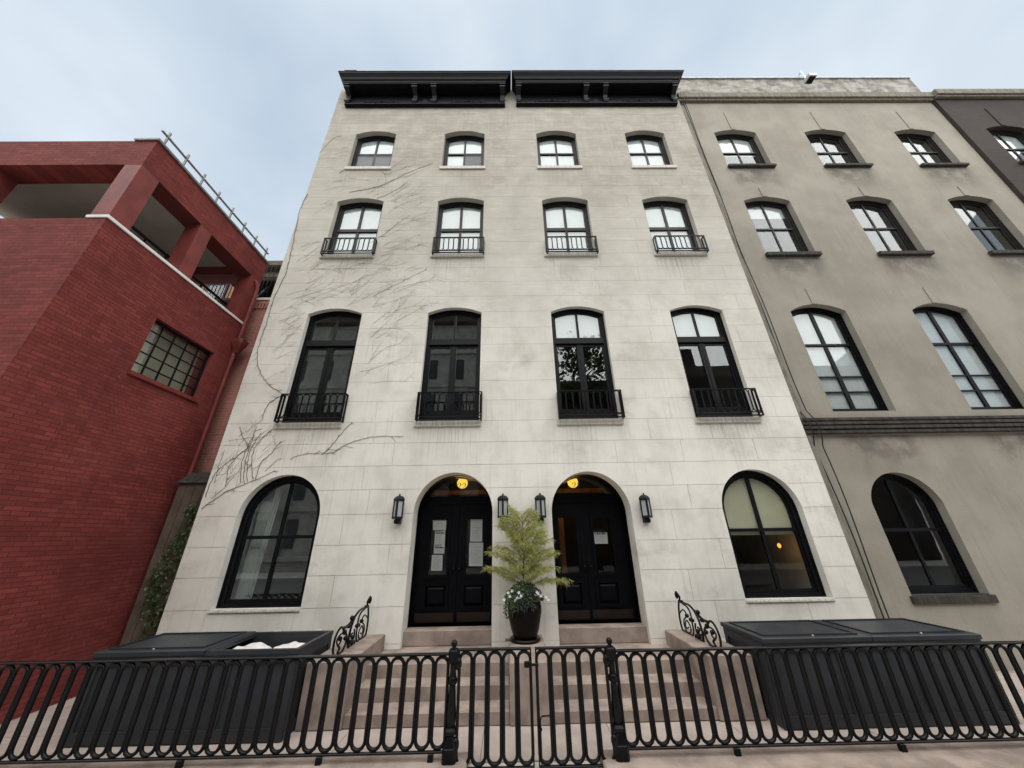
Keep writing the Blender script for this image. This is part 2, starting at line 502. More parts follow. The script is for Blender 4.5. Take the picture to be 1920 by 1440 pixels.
    def mesh(s, name, mat):
        me = bpy.data.meshes.new(name)
        me.from_pydata(s.v, [], s.f)
        if mat: me.materials.append(M[mat])
        me.update()
        return me

    def build(s, name, mat, parent=None, smooth=False):
        me = s.mesh(name, mat)
        if smooth:
            me.polygons.foreach_set('use_smooth', [True] * len(me.polygons))
            try: me.set_sharp_from_angle(angle=R(40))
            except Exception: pass
        return link(name, me, parent)


def link(name, me, parent=None, loc=None):
    o = bpy.data.objects.new(name, me)
    C.objects.link(o)
    if parent is not None: o.parent = parent
    if loc is not None: o.location = loc
    return o


def tag(o, label=None, cat=None, group=None, kind=None):
    if label: o['label'] = label
    if cat: o['category'] = cat
    if group: o['group'] = group
    if kind: o['kind'] = kind
    return o


def empty(name, loc, label, cat, group=None):
    o = bpy.data.objects.new(name, None)
    o.empty_display_size = 0.2
    C.objects.link(o)
    o.location = loc
    tag(o, label, cat, group)
    o['_off'] = 0
    del o['_off']
    return o


class Thing:
    """an Empty with children built in world coordinates"""
    def __init__(s, name, base, label, cat, group=None):
        s.e = empty(name, base, label, cat, group)
        s.b = Vector(base)

    def part(s, mb, name, mat, smooth=False, parent=None):
        o = mb.build(name, mat, None, smooth)
        o.parent = s.e if parent is None else parent
        if parent is None: o.location = -s.b
        return o

    def share(s, me, name, offset, parent=None, scale=None):
        o = link(name, me)
        o.parent = s.e if parent is None else parent
        o.location = Vector(offset) - (s.b if parent is None else Vector((0, 0, 0)))
        return o


def arch(cx, w, zb, zs, rise, n=14):
    """opening outline, ccw seen from the street: bottom-left, bottom-right, up, arch right to left"""
    h = w / 2
    pts = [(cx - h, zb), (cx + h, zb)]
    if rise <= 1e-6:
        return pts + [(cx + h, zs), (cx - h, zs)]
    rad = (h * h + rise * rise) / (2 * rise)
    cz = zs + rise - rad
    a0 = math.atan2(zs - cz, h)
    for i in range(n + 1):
        a = a0 + (math.pi - 2 * a0) * i / n
        pts.append((cx + rad * math.cos(a), cz + rad * math.sin(a)))
    return pts


def arch_in(cx, w, zb, zs, rise, t, tb=None, n=14):
    """outline inset by t (bottom by tb)"""
    tb = t if tb is None else tb
    h = w / 2
    if rise <= 1e-6:
        return [(cx - h + t, zb + tb), (cx + h - t, zb + tb), (cx + h - t, zs - t), (cx - h + t, zs - t)]
    rad = (h * h + rise * rise) / (2 * rise)
    cz = zs + rise - rad
    r2, h2 = rad - t, h - t
    pts = [(cx - h2, zb + tb), (cx + h2, zb + tb)]
    a0 = math.acos(min(1, h2 / r2))
    for i in range(n + 1):
        a = a0 + (math.pi - 2 * a0) * i / n
        pts.append((cx + r2 * math.cos(a), cz + r2 * math.sin(a)))
    return pts


def top_at(o, x):
    """height of an opening's head at x"""
    cx, w, zb, zs, rise = o
    h = w / 2
    if rise <= 1e-6: return zs
    rad = (h * h + rise * rise) / (2 * rise)
    return zs + rise - rad + math.sqrt(max(0, rad * rad - (x - cx) ** 2))


def wall_pieces(xa, xb, z0, z1, openings):
    """polygons of the rectangle minus openings (openings reach down to or below z0 or start at or above z1)"""
    ops = [o for o in openings if o[2] < z1 - 1e-4 and o[3] + o[4] > z0 + 1e-4 and o[0] - o[1] / 2 < xb and o[0] + o[1] / 2 > xa]
    if not ops:
        return [[(xa, z0), (xb, z0), (xb, z1), (xa, z1)]]
    chain = []          # (x, zlow)
    xs = xa
    samples = [(xa, None)]
    ops.sort(key=lambda o: o[0])
    seq = []
    cur = xa
    for o in ops:
        l, r = max(o[0] - o[1] / 2, xa), min(o[0] + o[1] / 2, xb)
        if l > cur + 1e-6: seq += [(cur, z0), (l, z0)]
        k = 26
        xs_ = [l + (r - l) * (0.5 - 0.5 * math.cos(math.pi * i / k)) for i in range(k + 1)]
        if o[4] > 1e-6:
            hh_ = o[1] / 2
            rad = (hh_ * hh_ + o[4] ** 2) / (2 * o[4]); cz_ = o[3] + o[4] - rad
            for zz in (z0, z1):
                if o[3] < zz < o[3] + o[4]:
                    dx_ = math.sqrt(rad * rad - (zz - cz_) ** 2)
                    xs_ += [q for q in (o[0] - dx_, o[0] + dx_) if l < q < r]
        for x in sorted(xs_):
            seq.append((x, max(z0, top_at(o, x))))
        cur = r
    if cur < xb - 1e-6: seq += [(cur, z0), (xb, z0)]
    # walk, clip at z1
    polys, run = [], []

    def close():
        nonlocal run
        if len(run) >= 2 and run[-1][0] - run[0][0] > 0.004:
            p = list(run)
            if abs(p[-1][1] - z1) > 1e-5: p.append((p[-1][0], z1))
            if abs(p[0][1] - z1) > 1e-5: p.append((p[0][0], z1))
            q = []
            for a in p:
                if not q or abs(a[0] - q[-1][0]) + abs(a[1] - q[-1][1]) > 1e-5: q.append(a)
            if len(q) >= 3: polys.append(q)
        run = []
    prev = None
    for pt in seq:
        if prev is not None and (prev[1] < z1) != (pt[1] < z1):
            f = (z1 - prev[1]) / (pt[1] - prev[1])
            xc = prev[0] + f * (pt[0] - prev[0])
            if pt[1] < z1:
                run = [(xc, z1), pt]
            else:
                run.append((xc, z1)); close()
        elif pt[1] < z1:
            run.append(pt)
        prev = pt
    close()
    return polys


def clip_window(poly, xa=None, xb=None, za=None, zb=None):
    """Sutherland-Hodgman on axis limits"""
    def clip(ps, inside, cross):
        out = []
        for i in range(len(ps)):
            a, b = ps[i - 1], ps[i]
            if inside(b):
                if not inside(a): out.append(cross(a, b))
                out.append(b)
            elif inside(a): out.append(cross(a, b))
        return out

    def cx(v): return lambda a, b: (v, a[1] + (b[1] - a[1]) * (v - a[0]) / (b[0] - a[0]))

    def cz(v): return lambda a, b: (a[0] + (b[0] - a[0]) * (v - a[1]) / (b[1] - a[1]), v)
    p = poly
    if xa is not None: p = clip(p, lambda q: q[0] >= xa, cx(xa))
    if xb is not None: p = clip(p, lambda q: q[0] <= xb, cx(xb))
    if za is not None: p = clip(p, lambda q: q[1] >= za, cz(za))
    if zb is not None: p = clip(p, lambda q: q[1] <= zb, cz(zb))
    return p


# ------------------------------------------------------------------ the ground
tag(MB().box(-120, 120, -140, 90, -0.60, -0.16).build('ground', 'concrete'), kind='structure')
tag(MB().box(-60, 60, -17.6, -8.0, -0.15, -0.14).build('road', 'asphalt'), kind='structure')
sw = MB()
sw.box(-60, 60, -7.98, -2.63, -0.15, -0.02)
sw_o = tag(sw.build('sidewalk', 'concrete'), kind='structure')
tag(MB().box(-60, 60, -22.0, -17.62, -0.15, -0.02).build('sidewalk', 'concrete'), kind='structure')
aw = MB(); aw.box(-6.9, 16.0, -2.12, 0.35, -0.15, -0.012)
aw_o = tag(aw.build('areaway_paving', 'brownstone'), kind='structure')
rng = random.Random(3)
xs = [-6.88, -5.3, -3.6, -2.05, -0.35, 1.2, 2.75, 4.3, 6.0, 7.8, 9.6, 11.4, 13.2, 15.9]
for ya, yb, sh in ((-2.115, -1.36, 0), (-1.354, -0.02, 0.6)):
    for i in range(len(xs) - 1):
        a = xs[i] + (sh if 0 < i else 0); b = xs[i + 1] + (sh if i + 1 < len(xs) - 1 else 0)
        MB().box(a + 0.004, b - 0.004, ya, yb, -0.012, 0.0 + rng.uniform(-0.002, 0.002)).build('paving_slab', 'areaway_stone', aw_o)

# ------------------------------------------------------------------ window builders
T_FRONT = 0.0


def glass_parts(th, win, poly, y, mat='glass'):
    if len(poly) < 3: return
    th.part(MB().prism(poly, y, y + 0.006), 'pane', mat, parent=win)


def sash_window(th, cx, w, zb, zs, rise, yf=0.15, mat='frame_black', split=0.5, kind='double', sill=True,
                sill_mat='sill_stone', sill_h=0.13, sill_w=0.05, glass='glass_low', shade=None, bar=None, name='window',
                screen=False, t=0.075, sill_y=-0.045, label=None, mull=0.055, lower_bars=(), rail=0.03, screen_x=None):
    """window part: frame mesh; sub-parts pane, sill, shade"""
    mb = MB()
    o0 = arch(cx, w + 0.01, zb, zs, rise); i0 = arch_in(cx, w, zb, zs, rise, t, 0.07)
    mb.ring(o0, i0, yf, yf + 0.10)
    # brick mould: a slim proud bead round the frame
    mb.ring(arch_in(cx, w, zb, zs, rise, 0.004, 0.004), arch_in(cx, w, zb, zs, rise, 0.03, 0.03), yf - 0.025, yf + 0.004)
    zt = zs + rise
    zm = zb + (zt - zb) * split
    ys = yf + 0.03
    ii = arch_in(cx, w, zb, zs, rise, t + 0.045, 0.07 + 0.06)
    mb.ring(arch_in(cx, w, zb, zs, rise, t - 0.002, 0.068), ii, ys, ys + 0.045)
    h = w / 2 - t
    mw = mull / 2
    if kind == 'double':
        mb.box(cx - h, cx + h, ys - 0.012, ys + 0.05, zm - rail, zm + rail)
        mb.box(cx - mw, cx + mw, ys + 0.002, ys + 0.043, zb + 0.07, zm - rail)
        mb.box(cx - mw, cx + mw, ys + 0.003, ys + 0.044, zm + rail, zt - t - 0.02)
        cuts = ((None, zm - rail), (zm + rail, None))
    else:           # french casements under a transom light
        mb.box(cx - h, cx + h, ys - 0.035, ys + 0.05, zm - 0.075, zm + 0.075)
        mb.box(cx - h, cx + h, ys - 0.05, ys - 0.036, zm - 0.09, zm - 0.05)
        mb.box(cx - mw, cx + mw, ys + 0.003, ys + 0.044, zm + 0.075, zt - t - 0.02)
        # casement stiles and rails
        mb.box(cx - 0.075, cx + 0.075, ys - 0.01, ys + 0.047, zb + 0.07, zm - 0.075)
        mb.box(cx - 0.012, cx + 0.012, ys - 0.02, ys - 0.0105, zb + 0.07, zm - 0.09)
        for s in (-1, 1):
            x0, x1 = sorted((cx + s * 0.075, cx + s * (h - 0.045)))
            mb.box(x0, x1, ys + 0.001, ys + 0.046, zm - 0.16, zm - 0.0755)
            mb.box(x0, x1, ys + 0.001, ys + 0.046, zb + 0.125, zb + 0.30)
        cuts = ((zb + 0.30, zm - 0.16), (zm + 0.075, None))
        mw = 0.075
    for k in lower_bars:
        mb.box(cx - h, cx + h, ys + 0.004, ys + 0.04, zb + k - 0.018, zb + k + 0.018)
    win = th.part(mb, name, mat)
    if label: win['label'] = label
    ig = [(x, z) for x, z in ii]
    for ci, (za, zc) in enumerate(cuts):
        mm = mw if (kind == 'double' or ci == 0) else mull / 2
        glass_parts(th, win, clip_window(ig, xb=cx - mm, za=za, zb=zc), ys + 0.02, glass)
        glass_parts(th, win, clip_window(ig, xa=cx + mm, za=za, zb=zc), ys + 0.02, glass)
    if sill:
        sb = MB().bbox(cx - w / 2 - sill_w, cx + w / 2 + sill_w, sill_y, -0.002, zb - sill_h, zb - 0.004, 0.006)
        sb.box(cx - w / 2 + 0.002, cx + w / 2 - 0.002, 0.0, yf + 0.02, zb - 0.03, zb + 0.004)
        th.part(sb, 'sill', sill_mat, parent=win)
    if shade:
        for (sm, a, b) in shade:
            p = clip_window(arch_in(cx, w, zb, zs, rise, 0.03), za=zb + (zt - zb) * a, zb=zb + (zt - zb) * b)
            th.part(MB().prism(p, ys + 0.055, ys + 0.06), 'shade', sm, parent=win)
    if screen:
        p = clip_window(ig, xa=screen_x, zb=zm - rail)
        th.part(MB().prism(p, ys - 0.006, ys - 0.004), 'insect_screen', 'screen_mesh', parent=win)
    return win


def stadium(w, h, n=8):
    """closed centre-line in the xz-plane around the origin: width w, height h"""
    r = w / 2
    pts = []
    for i in range(n + 1):
        a = math.pi * i / n
        pts.append((r * math.cos(a), 0, h / 2 - r + r * math.sin(a)))
    for i in range(n + 1):
        a = math.pi + math.pi * i / n
        pts.append((r * math.cos(a), 0, -h / 2 + r + r * math.sin(a)))
    return pts


def balcony(th, cx, w, z0, z1, y=-0.125, nl=9):
    mb = MB()
    xa, xb = cx - w / 2, cx + w / 2
    b = 0.016
    for z, hh in ((z1 - 0.018, 0.018), (z0 + 0.0, 0.02), (z0 + 0.075, 0.014)):
        mb.box(xa, xb, y - b, y + b, z, z + hh)
        mb.box(xa, xa + 2 * b, y + b, -0.001, z + 0.001, z + hh - 0.001)
        mb.box(xb - 2 * b, xb, y + b, -0.001, z + 0.001, z + hh - 0.001)
    for x in (xa + b, xb - b):
        mb.box(x - b * 0.9, x + b * 0.9, y - b * 0.9, y + b * 0.9, z0 + 0.02, z1 - 0.018)
        mb.box(x - b * 0.9, x + b * 0.9, -0.03, -0.002, z0 + 0.02, z1 - 0.018)
    rail = th.part(mb, 'balcony_railing', 'iron')
    za, zc = z0 + 0.092, z1 - 0.02
    pitch = (w - 4 * b) / nl
    me = MB().tube(stadium(pitch - 0.012, zc - za - 0.012, 6), 0.0105, 5, True).mesh('loop', 'iron')
    for i in range(nl):
        th.share(me, 'loop', (xa + 2 * b + pitch * (i + 0.5), y, (za + zc) / 2), parent=rail)
    side = MB().tube([(p[1], p[0] * 0.75, p[2]) for p in stadium(0.08, zc - za - 0.012, 6)], 0.008, 5, True).mesh('loop', 'iron')
    for x in (xa + b, xb - b):
        th.share(side, 'loop', (x, y * 0.5, (za + zc) / 2), parent=rail)
    return rail


# ------------------------------------------------------------------ the two townhouses
SEAM = 0.215
XL, XR = -6.085, 6.42
ZTOP = 17.55
COURSES = [-0.05, 0.56, 1.10, 1.60, 2.10, 2.64, 3.10, 3.57, 4.045, 4.52]
COURSES += [4.52 + (9.34 - 4.52) * i / 10 for i in range(1, 11)]
COURSES += [9.34 + (13.05 - 9.34) * i / 8 for i in range(1, 9)]
COURSES += [13.05 + (16.36 - 13.05) * i / 7 for i in range(1, 8)]
COURSES += [ZTOP]

DOOR = {0: (-1.11, 1.55, -0.06, 2.64, 0.775), 1: (1.61, 1.565, -0.06, 2.615, 0.7825)}
ARCHW = {0: (-4.50, 1.59, 1.10, 2.625, 0.795), 1: (5.00, 1.585, 1.10, 2.60, 0.79)}
ROWS = {2: (1.35, 4.52, 7.38, 0.165), 3: (1.38, 9.34, 11.47, 0.15), 4: (1.355, 13.05, 14.78, 0.18)}


def openings_of(h):
    ops = [DOOR[h], ARCHW[h]]
    for r, (w, zb, zs, rise) in ROWS.items():
        for cx in COLX[r][2 * h:2 * h + 2]: ops.append((cx, w, zb, zs, rise))
    return ops


def townhouse(h):
    xa, xb = (XL, SEAM) if h == 0 else (SEAM, XR)
    label = ('pale stucco townhouse with bare vine stems over its front, cornice at roof' if h == 0 else
             'pale stucco townhouse without vines, wall to wall with the tan stucco building')
    th = Thing('townhouse', ((xa + xb) / 2, 0, 0), label, 'house', 'pair of pale townhouses')
    ops = openings_of(h)
    rng = random.Random(11 + h)
    back = MB()
    for ci in range(len(COURSES) - 1):
        z0, z1 = COURSES[ci], COURSES[ci + 1]
        g = 0.004 if z0 < 4.5 else 0.0026
        for p in wall_pieces(xa, xb, z0, z1, ops):
            back.prism(p, 0.010, 0.35)
        # vertical joints
        pitch = 1.5 if z0 < 4.5 else 2.3
        xs = [xa]
        x = xa + pitch * (0.5 if ci % 2 else 1.0) + rng.uniform(-0.15, 0.15)
        while x < xb - 0.45:
            bad = any(o[2] < z1 and o[3] + o[4] > z0 - 0.02 and abs(x - o[0]) < o[1] / 2 + 0.14 for o in ops)
            if not bad: xs.append(x)
            x += pitch + rng.uniform(-0.25, 0.25)
        xs.append(xb)
        for i in range(len(xs) - 1):
            l = xs[i] + (g if i > 0 else 0); r = xs[i + 1] - (g if i + 1 < len(xs) - 1 else 0)
            for p in wall_pieces(l, r, z0 + g, z1 - g, ops):
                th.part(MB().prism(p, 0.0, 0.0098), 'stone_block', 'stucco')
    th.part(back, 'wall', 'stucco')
    sh = MB()
    s0, s1 = xa + 0.004, xb - 0.004
    sh.box(s0, s0 + 0.3, 0.351, 10, -0.05, ZTOP - 0.3); sh.box(s1 - 0.3, s1, 0.351, 10, -0.05, ZTOP - 0.3)
    sh.box(s0 + 0.3, s1 - 0.3, 9.7, 10, -0.05, ZTOP - 0.3)
    th.part(sh, 'side_wall', 'stucco')
    th.part(MB().box(s0 + 0.3, s1 - 0.3, 0.351, 9.7, ZTOP - 0.62, ZTOP - 0.32), 'roof', 'roof_felt')
    fl = MB()
    for z in (0.2, 4.0, 8.75, 12.5): fl.box(s0 + 0.3, s1 - 0.3, 0.352, 9.7, z, z + 0.25)
    fl.box(s0 + 0.3, s1 - 0.3, 5.0, 5.1, 0.45, ZTOP - 0.62)
    th.part(fl, 'floor', 'room_dark')
    # --- windows
    for i in (0, 1):
        col = 2 * h + i
        w, zb, zs, rise = ROWS[4]
        sash_window(th, COLX[4][col], w, zb, zs, rise, 0.17, 'frame_brown', 0.50, shade=[('shade_white', 0, 1)], screen=(h == 0), screen_x=COLX[4][1] + 0.03 if col == 1 else None, mull=0.06)
        w, zb, zs, rise = ROWS[3]
        sash_window(th, COLX[3][col], w, zb, zs, rise, 0.17, 'frame_brown', 0.50, shade=[('shade_white', 0, 1)], mull=0.075, rail=0.055)
        w, zb, zs, rise = ROWS[2]
        sash_window(th, COLX[2][col], w, zb, zs, rise, 0.13, 'frame_black', 0.69, 'french', glass='glass_low' if h else 'glass',
                    shade=[('shade_white', 0.70, 1)] if h else None)
        balcony(th, COLX[3][col] + 0.03, 1.42, 9.275, 9.845, nl=10)
        balcony(th, COLX[2][col] + 0.03, 1.43, 4.515, 5.16, nl=9)
    cx, w, zb, zs, rise = ARCHW[h]
    wn_ = sash_window(th, cx, w, zb, zs, rise, 0.16, 'frame_black', 0.5, sill_w=0.0, sill_h=0.045, sill_y=-0.025,
                      shade=[('shade_cream', 0.46, 1)] if h else None, glass='glass_clear' if h else 'glass', t=0.10, mull=0.07)
    if h == 0:
        cu = MB()
        n = 26
        z0, z1 = 1.15, 3.2
        for r in range(2):
            for i in range(n + 1):
                f = i / n
                x = cx - 0.70 + f * (0.30 + 0.08 * r)
                cu.v.append((x, 0.42 + 0.025 * math.sin(f * 40), z0 if r == 0 else z1))
        for i in range(n): cu.f.append((i, i + 1, i + 2 + n, i + 1 + n))
        th.part(cu, 'curtain', 'curtain', True, parent=wn_)
    # --- cornice
    bx0, bx1 = (-5.72, 0.012) if h == 0 else (0.415, 6.255)
    zc = 16.33 if h == 0 else 16.36
    cor = MB()
    tx0, tx1 = bx0 - 0.20, bx1 + (0.215 if h == 0 else 0.23)
    if h == 1: tx0 = bx0 - 0.145
    # frieze board, bottom moulding
    cor.box(bx0 + 0.03, bx1 - 0.03, -0.06, -0.001, zc + 0.1, zc + 0.74)
    cor.bbox(bx0, bx1, -0.13, -0.0015, zc, zc + 0.07, 0.012)
    cor.bbox(bx0 + 0.008, bx1 - 0.008, -0.105, -0.002, zc + 0.0705, zc + 0.11, 0.01)
    # soffit slab and stepped crown
    # crown with canted returns
    prof = [(0.40, 0.70, 0.0), (0.43, 0.76, 0.02), (0.44, 0.83, 0.03), (0.47, 0.84, 0.05), (0.50, 0.93, 0.10), (0.56, 1.03, 0.16), (0.57, 1.035, 0.175), (0.58, 1.10, 0.19)]
    vs, fs = [], []
    L0, L1 = bx0, bx1
    k0, k1 = (bx0 - tx0) / 0.19, (tx1 - bx1) / 0.19
    for d, z, e in prof:
        vs += [(L0 - e * k0, -0.0012, zc + z), (L0 - e * k0, -d, zc + z), (L1 + e * k1, -d, zc + z), (L1 + e * k1, -0.0012, zc + z)]
    for i in range(len(prof) - 1):
        for j in range(4):
            a, b = i * 4 + j, i * 4 + (j + 1) % 4
            fs.append((a, b, b + 4, a + 4))
    fs += [(3, 2, 1, 0), tuple(len(vs) - 4 + q for q in range(4))]
    cor.add(vs, fs)
    co = th.part(cor, 'cornice', 'cornice_paint')
    th.part(MB().box(tx0 - 0.01, tx1 + 0.01, -0.595, 0.36, zc + 1.1005, zc + 1.125), 'cap_flashing', 'cornice_cap', parent=co)
    # scroll brackets
    wd = bx1 - bx0
    bps = [bx0 + 0.09, bx0 + wd * 0.435, bx0 + wd * 0.555, bx1 - 0.09]
    for bxx in bps:
        pr = [(0.06, 0.10), (0.15, 0.10), (0.17, 0.14), (0.155, 0.20), (0.12, 0.27), (0.12, 0.36), (0.16, 0.44), (0.25, 0.50), (0.33, 0.54), (0.365, 0.60), (0.36, 0.66), (0.33, 0.70), (0.06, 0.70)]
        hw = 0.075
        n = len(pr)
        vs = [(bxx - hw, -d, zc + z) for d, z in pr] + [(bxx + hw, -d, zc + z) for d, z in pr]
        fs = [tuple(range(n)), tuple(range(2 * n - 1, n - 1, -1))] + [(i, i + n, (i + 1) % n + n, (i + 1) % n) for i in range(n)]
        bk = th.part(MB().add(vs, fs), 'bracket', 'bracket_lit', parent=co)
        for (d, z, r) in ((0.345, 0.60, 0.05), (0.15, 0.17, 0.04)):
            th.part(MB().tube([(bxx - hw - 0.022, -d, zc + z), (bxx + hw + 0.022, -d, zc + z)], r, 10), 'bracket_scroll', 'bracket_lit', parent=co)
        th.part(MB().bbox(bxx - 0.1, bxx + 0.1, -0.42, -0.055, zc + 0.66, zc + 0.6995, 0.008), 'bracket_cap', 'bracket_lit', parent=co)
    # low carved swags on the frieze
    for (a, b) in ((bps[0], bps[1]), (bps[2], bps[3])):
        sg = MB(); mid = (a + b) / 2
        for q in range(-8, 9):
            x = mid + q * 0.075
            zz = zc + 0.17 + 0.05 * abs(math.sin(q * 0.9)) + (0.09 if q == 0 else 0)
            sg.sphere((x, -0.07, zz), 0.035 + 0.012 * ((q % 3) == 0), 8, 5)
        th.part(sg, 'swag', 'cornice_paint', True, parent=co)
    ro = MB(); ro.lathe([(0.10, 0), (0.12, 0.02), (0.06, 0.05), (0.002, 0.06)], 0, 0, 14)
    ro.v = [((bps[1] + bps[2]) / 2 + x, -0.06 - z, zc + 0.25 + y) for x, y, z in ro.v]
    th.part(ro, 'rosette', 'cornice_paint', True, parent=co)
    doorway(th, h)
    return th


def stroke2(pts, wid):
    """flat ribbon with changing width in the xz-plane -> polygon list"""
    l, r = [], []
    n = len(pts)
    for i in range(n):
        a, b = pts[max(0, i - 1)], pts[min(n - 1, i + 1)]
        tx, tz = b[0] - a[0], b[1] - a[1]
        q = math.hypot(tx, tz) or 1
        nx, nz_ = -tz / q, tx / q
        l.append((pts[i][0] + nx * wid[i] / 2, pts[i][1] + nz_ * wid[i] / 2))
        r.append((pts[i][0] - nx * wid[i] / 2, pts[i][1] - nz_ * wid[i] / 2))
    return l, r


def digit(mb, ch, x, z, hgt, y):
    """book-face numeral, lower-left at (x,z)"""
    if ch == '2':
        pts = [(0.06, 0.70), (0.08, 0.80), (0.16, 0.92), (0.28, 0.98), (0.42, 0.95), (0.52, 0.85), (0.54, 0.72), (0.48, 0.56), (0.36, 0.40), (0.2, 0.22), (0.08, 0.08)]
        wid = [0.13, 0.09, 0.05, 0.05, 0.07, 0.12, 0.14, 0.11, 0.07, 0.06, 0.06]
        pts2 = [(0.06, 0.05), (0.2, 0.05), (0.4, 0.05), (0.53, 0.07), (0.58, 0.22)]
        wid2 = [0.10, 0.11, 0.12, 0.11, 0.05]
        strokes = [(pts, wid), (pts2, wid2)]
    else:
        pts, wid = [], []
        for i in range(17):
            a = 2 * math.pi * i / 16
            pts.append((0.30 + 0.23 * math.sin(a), 0.5 + 0.46 * math.cos(a)))
            wid.append(0.05 + 0.09 * abs(math.sin(a)))
        strokes = [(pts, wid)]
    for ps, wd in strokes:
        l, r = stroke2(ps, wd)
        n = len(l)
        vs = [(x + a * hgt, y, z + b * hgt) for a, b in l + r]
        vs += [(x + a * hgt, y + 0.003, z + b * hgt) for a, b in l + r]
        fs = [(i, i + n, i + n + 1, i + 1) for i in range(n - 1)] + [(2 * n + i, 2 * n + i + 1, 3 * n + i + 1, 3 * n + i) for i in range(n - 1)]
        mb.add(vs, fs)


def doorway(th, h):
    cx, w, zb, zs, rise = DOOR[h]
    YD = 0.55
    ZT = 0.725                                  # threshold
    fr = MB()
    # panelled timber lining of the arch
    o = arch(cx, w - 0.004, ZT, zs, rise, 20); i_ = arch_in(cx, w, ZT, zs, rise, 0.014, 0.0, 20)
    n = len(o)
    o2 = [(x, max(z, ZT)) for x, z in o]
    fr.ring(o2, [(x, z) for x, z in i_], 0.352, YD + 0.08)
    fr.ring(arch_in(cx, w, ZT, zs, rise, 0.013, 0.0, 20), arch_in(cx, w, ZT, zs, rise, 0.032, 0.0, 20), YD - 0.01, YD + 0.075)
    # transom bar
    fr.box(cx - w / 2 + 0.03, cx + w / 2 - 0.03, YD - 0.03, YD + 0.07, 2.84, 3.0)
    fr.box(cx - w / 2 + 0.05, cx + w / 2 - 0.05, YD - 0.05, YD - 0.031, 2.94, 2.985)
    frame = th.part(fr, 'door_frame', 'door_paint')
    # transom glass
    tp = clip_window(arch_in(cx, w, ZT, zs, rise, 0.032, 0.0, 20), za=3.0)
    th.part(MB().prism(tp, YD + 0.03, YD + 0.036), 'transom_pane', 'glass_clear', parent=frame)
    nm = MB()
    if h == 0:
        p0 = at_y(860.8, 911, YD); txt = '222'; xs = [-1, 0, 1]
    else:
        p0 = at_y(1085.5, 909.5, YD); txt = '220'; xs = [-1, 0, 1]
    for q, chh in zip(xs, txt):
        digit(nm, chh, p0.x + q * 0.105 - 0.04, p0.z - 0.07, 0.135, YD + 0.022)
    th.part(nm, 'house_number', 'ink', parent=frame)
    # leaves
    x0, x1 = cx - w / 2 + 0.034, cx + w / 2 - 0.034
    mid = cx + (0.055 if h == 0 else -0.08)
    for s in (0, 1):
        la, lb = (x0, mid - 0.003) if s == 0 else (mid + 0.003, x1)
        lc = (la + lb) / 2 - (0.04 if (h == 1 and s == 1) else 0)
        zt = 2.838
        lf = MB()
        gw, pw = 0.20, 0.215
        gz0, gz1 = 1.50, 2.56
        pz0, pz1 = 0.98, 1.37
        Y0, Y1 = YD, YD + 0.05
        for (a, b, c, d) in ((la, lc - gw, gz0, gz1), (lc + gw, lb, gz0, gz1), (la, lb, gz1, zt), (la, lb, pz1, gz0),
                             (la, lc - pw, pz0, pz1), (lc + pw, lb, pz0, pz1), (la, lb, ZT + 0.012, pz0)):
            lf.box(a, b, Y0, Y1, c, d)
        # bolection mouldings round glass and panel
        for (hw_, a, b) in ((gw, gz0, gz1), (pw, pz0, pz1)):
            ou = [(lc - hw_ - 0.03, a - 0.03), (lc + hw_ + 0.03, a - 0.03), (lc + hw_ + 0.03, b + 0.03), (lc - hw_ - 0.03, b + 0.03)]
            inn = [(lc - hw_ + 0.022, a + 0.022), (lc + hw_ - 0.022, a + 0.022), (lc + hw_ - 0.022, b - 0.022), (lc - hw_ + 0.022, b - 0.022)]
            lf.ring(ou, inn, Y0 - 0.022, Y0 - 0.0005)
        leaf = th.part(lf, 'door_leaf', 'door_paint')
        th.part(MB().box(lc - gw, lc + gw, YD + 0.02, YD + 0.027, gz0, gz1), 'pane', 'glass_clear', parent=leaf)
        pn = MB(); pn.box(lc - pw, lc + pw, YD + 0.02, YD + 0.045, pz0, pz1)
        vs = [(lc - pw + 0.03, YD + 0.0195, pz0 + 0.03), (lc + pw - 0.03, YD + 0.0195, pz0 + 0.03), (lc + pw - 0.03, YD + 0.0195, pz1 - 0.03), (lc - pw + 0.03, YD + 0.0195, pz1 - 0.03),
              (lc - pw + 0.08, YD - 0.008, pz0 + 0.08), (lc + pw - 0.08, YD - 0.008, pz0 + 0.08), (lc + pw - 0.08, YD - 0.008, pz1 - 0.08), (lc - pw + 0.08, YD - 0.008, pz1 - 0.08)]
        pn.add(vs, [(4, 5, 6, 7), (0, 1, 5, 4), (1, 2, 6, 5), (2, 3, 7, 6), (3, 0, 4, 7)])
        th.part(pn, 'panel', 'door_paint', parent=leaf)
        th.part(MB().box(la + 0.03, lb - 0.03, YD - 0.005, YD - 0.0005, ZT + 0.03, 0.90), 'kick_plate', 'kick_bronze', parent=leaf)
        hx = mid + (-0.055 if s == 0 else 0.055)
        hd = MB(); hd.bbox(hx - 0.022, hx + 0.022, YD - 0.012, YD - 0.0006, 1.55, 1.83, 0.004)
        hd.sphere((hx, YD - 0.05, 1.63), 0.03, 12, 8); hd.tube([(hx, YD - 0.012, 1.63), (hx, YD - 0.04, 1.63)], 0.011, 8)
        hd.tube([(hx, YD - 0.012, 1.77), (hx, YD - 0.022, 1.77)], 0.016, 10)
        th.part(hd, 'handle', 'iron', True, parent=leaf)
    # vestibule behind the doors
    vb = MB()
    vb.box(cx - 0.95, cx - 0.9, 0.36, 2.3, 0.46, 3.6); vb.box(cx + 0.9, cx + 0.95, 0.36, 2.3, 0.46, 3.6)
    vb.box(cx - 0.9, cx + 0.9, 2.3, 2.35, 0.46, 3.6); vb.box(cx - 0.9, cx + 0.9, 0.36, 2.3, 3.6, 3.65)
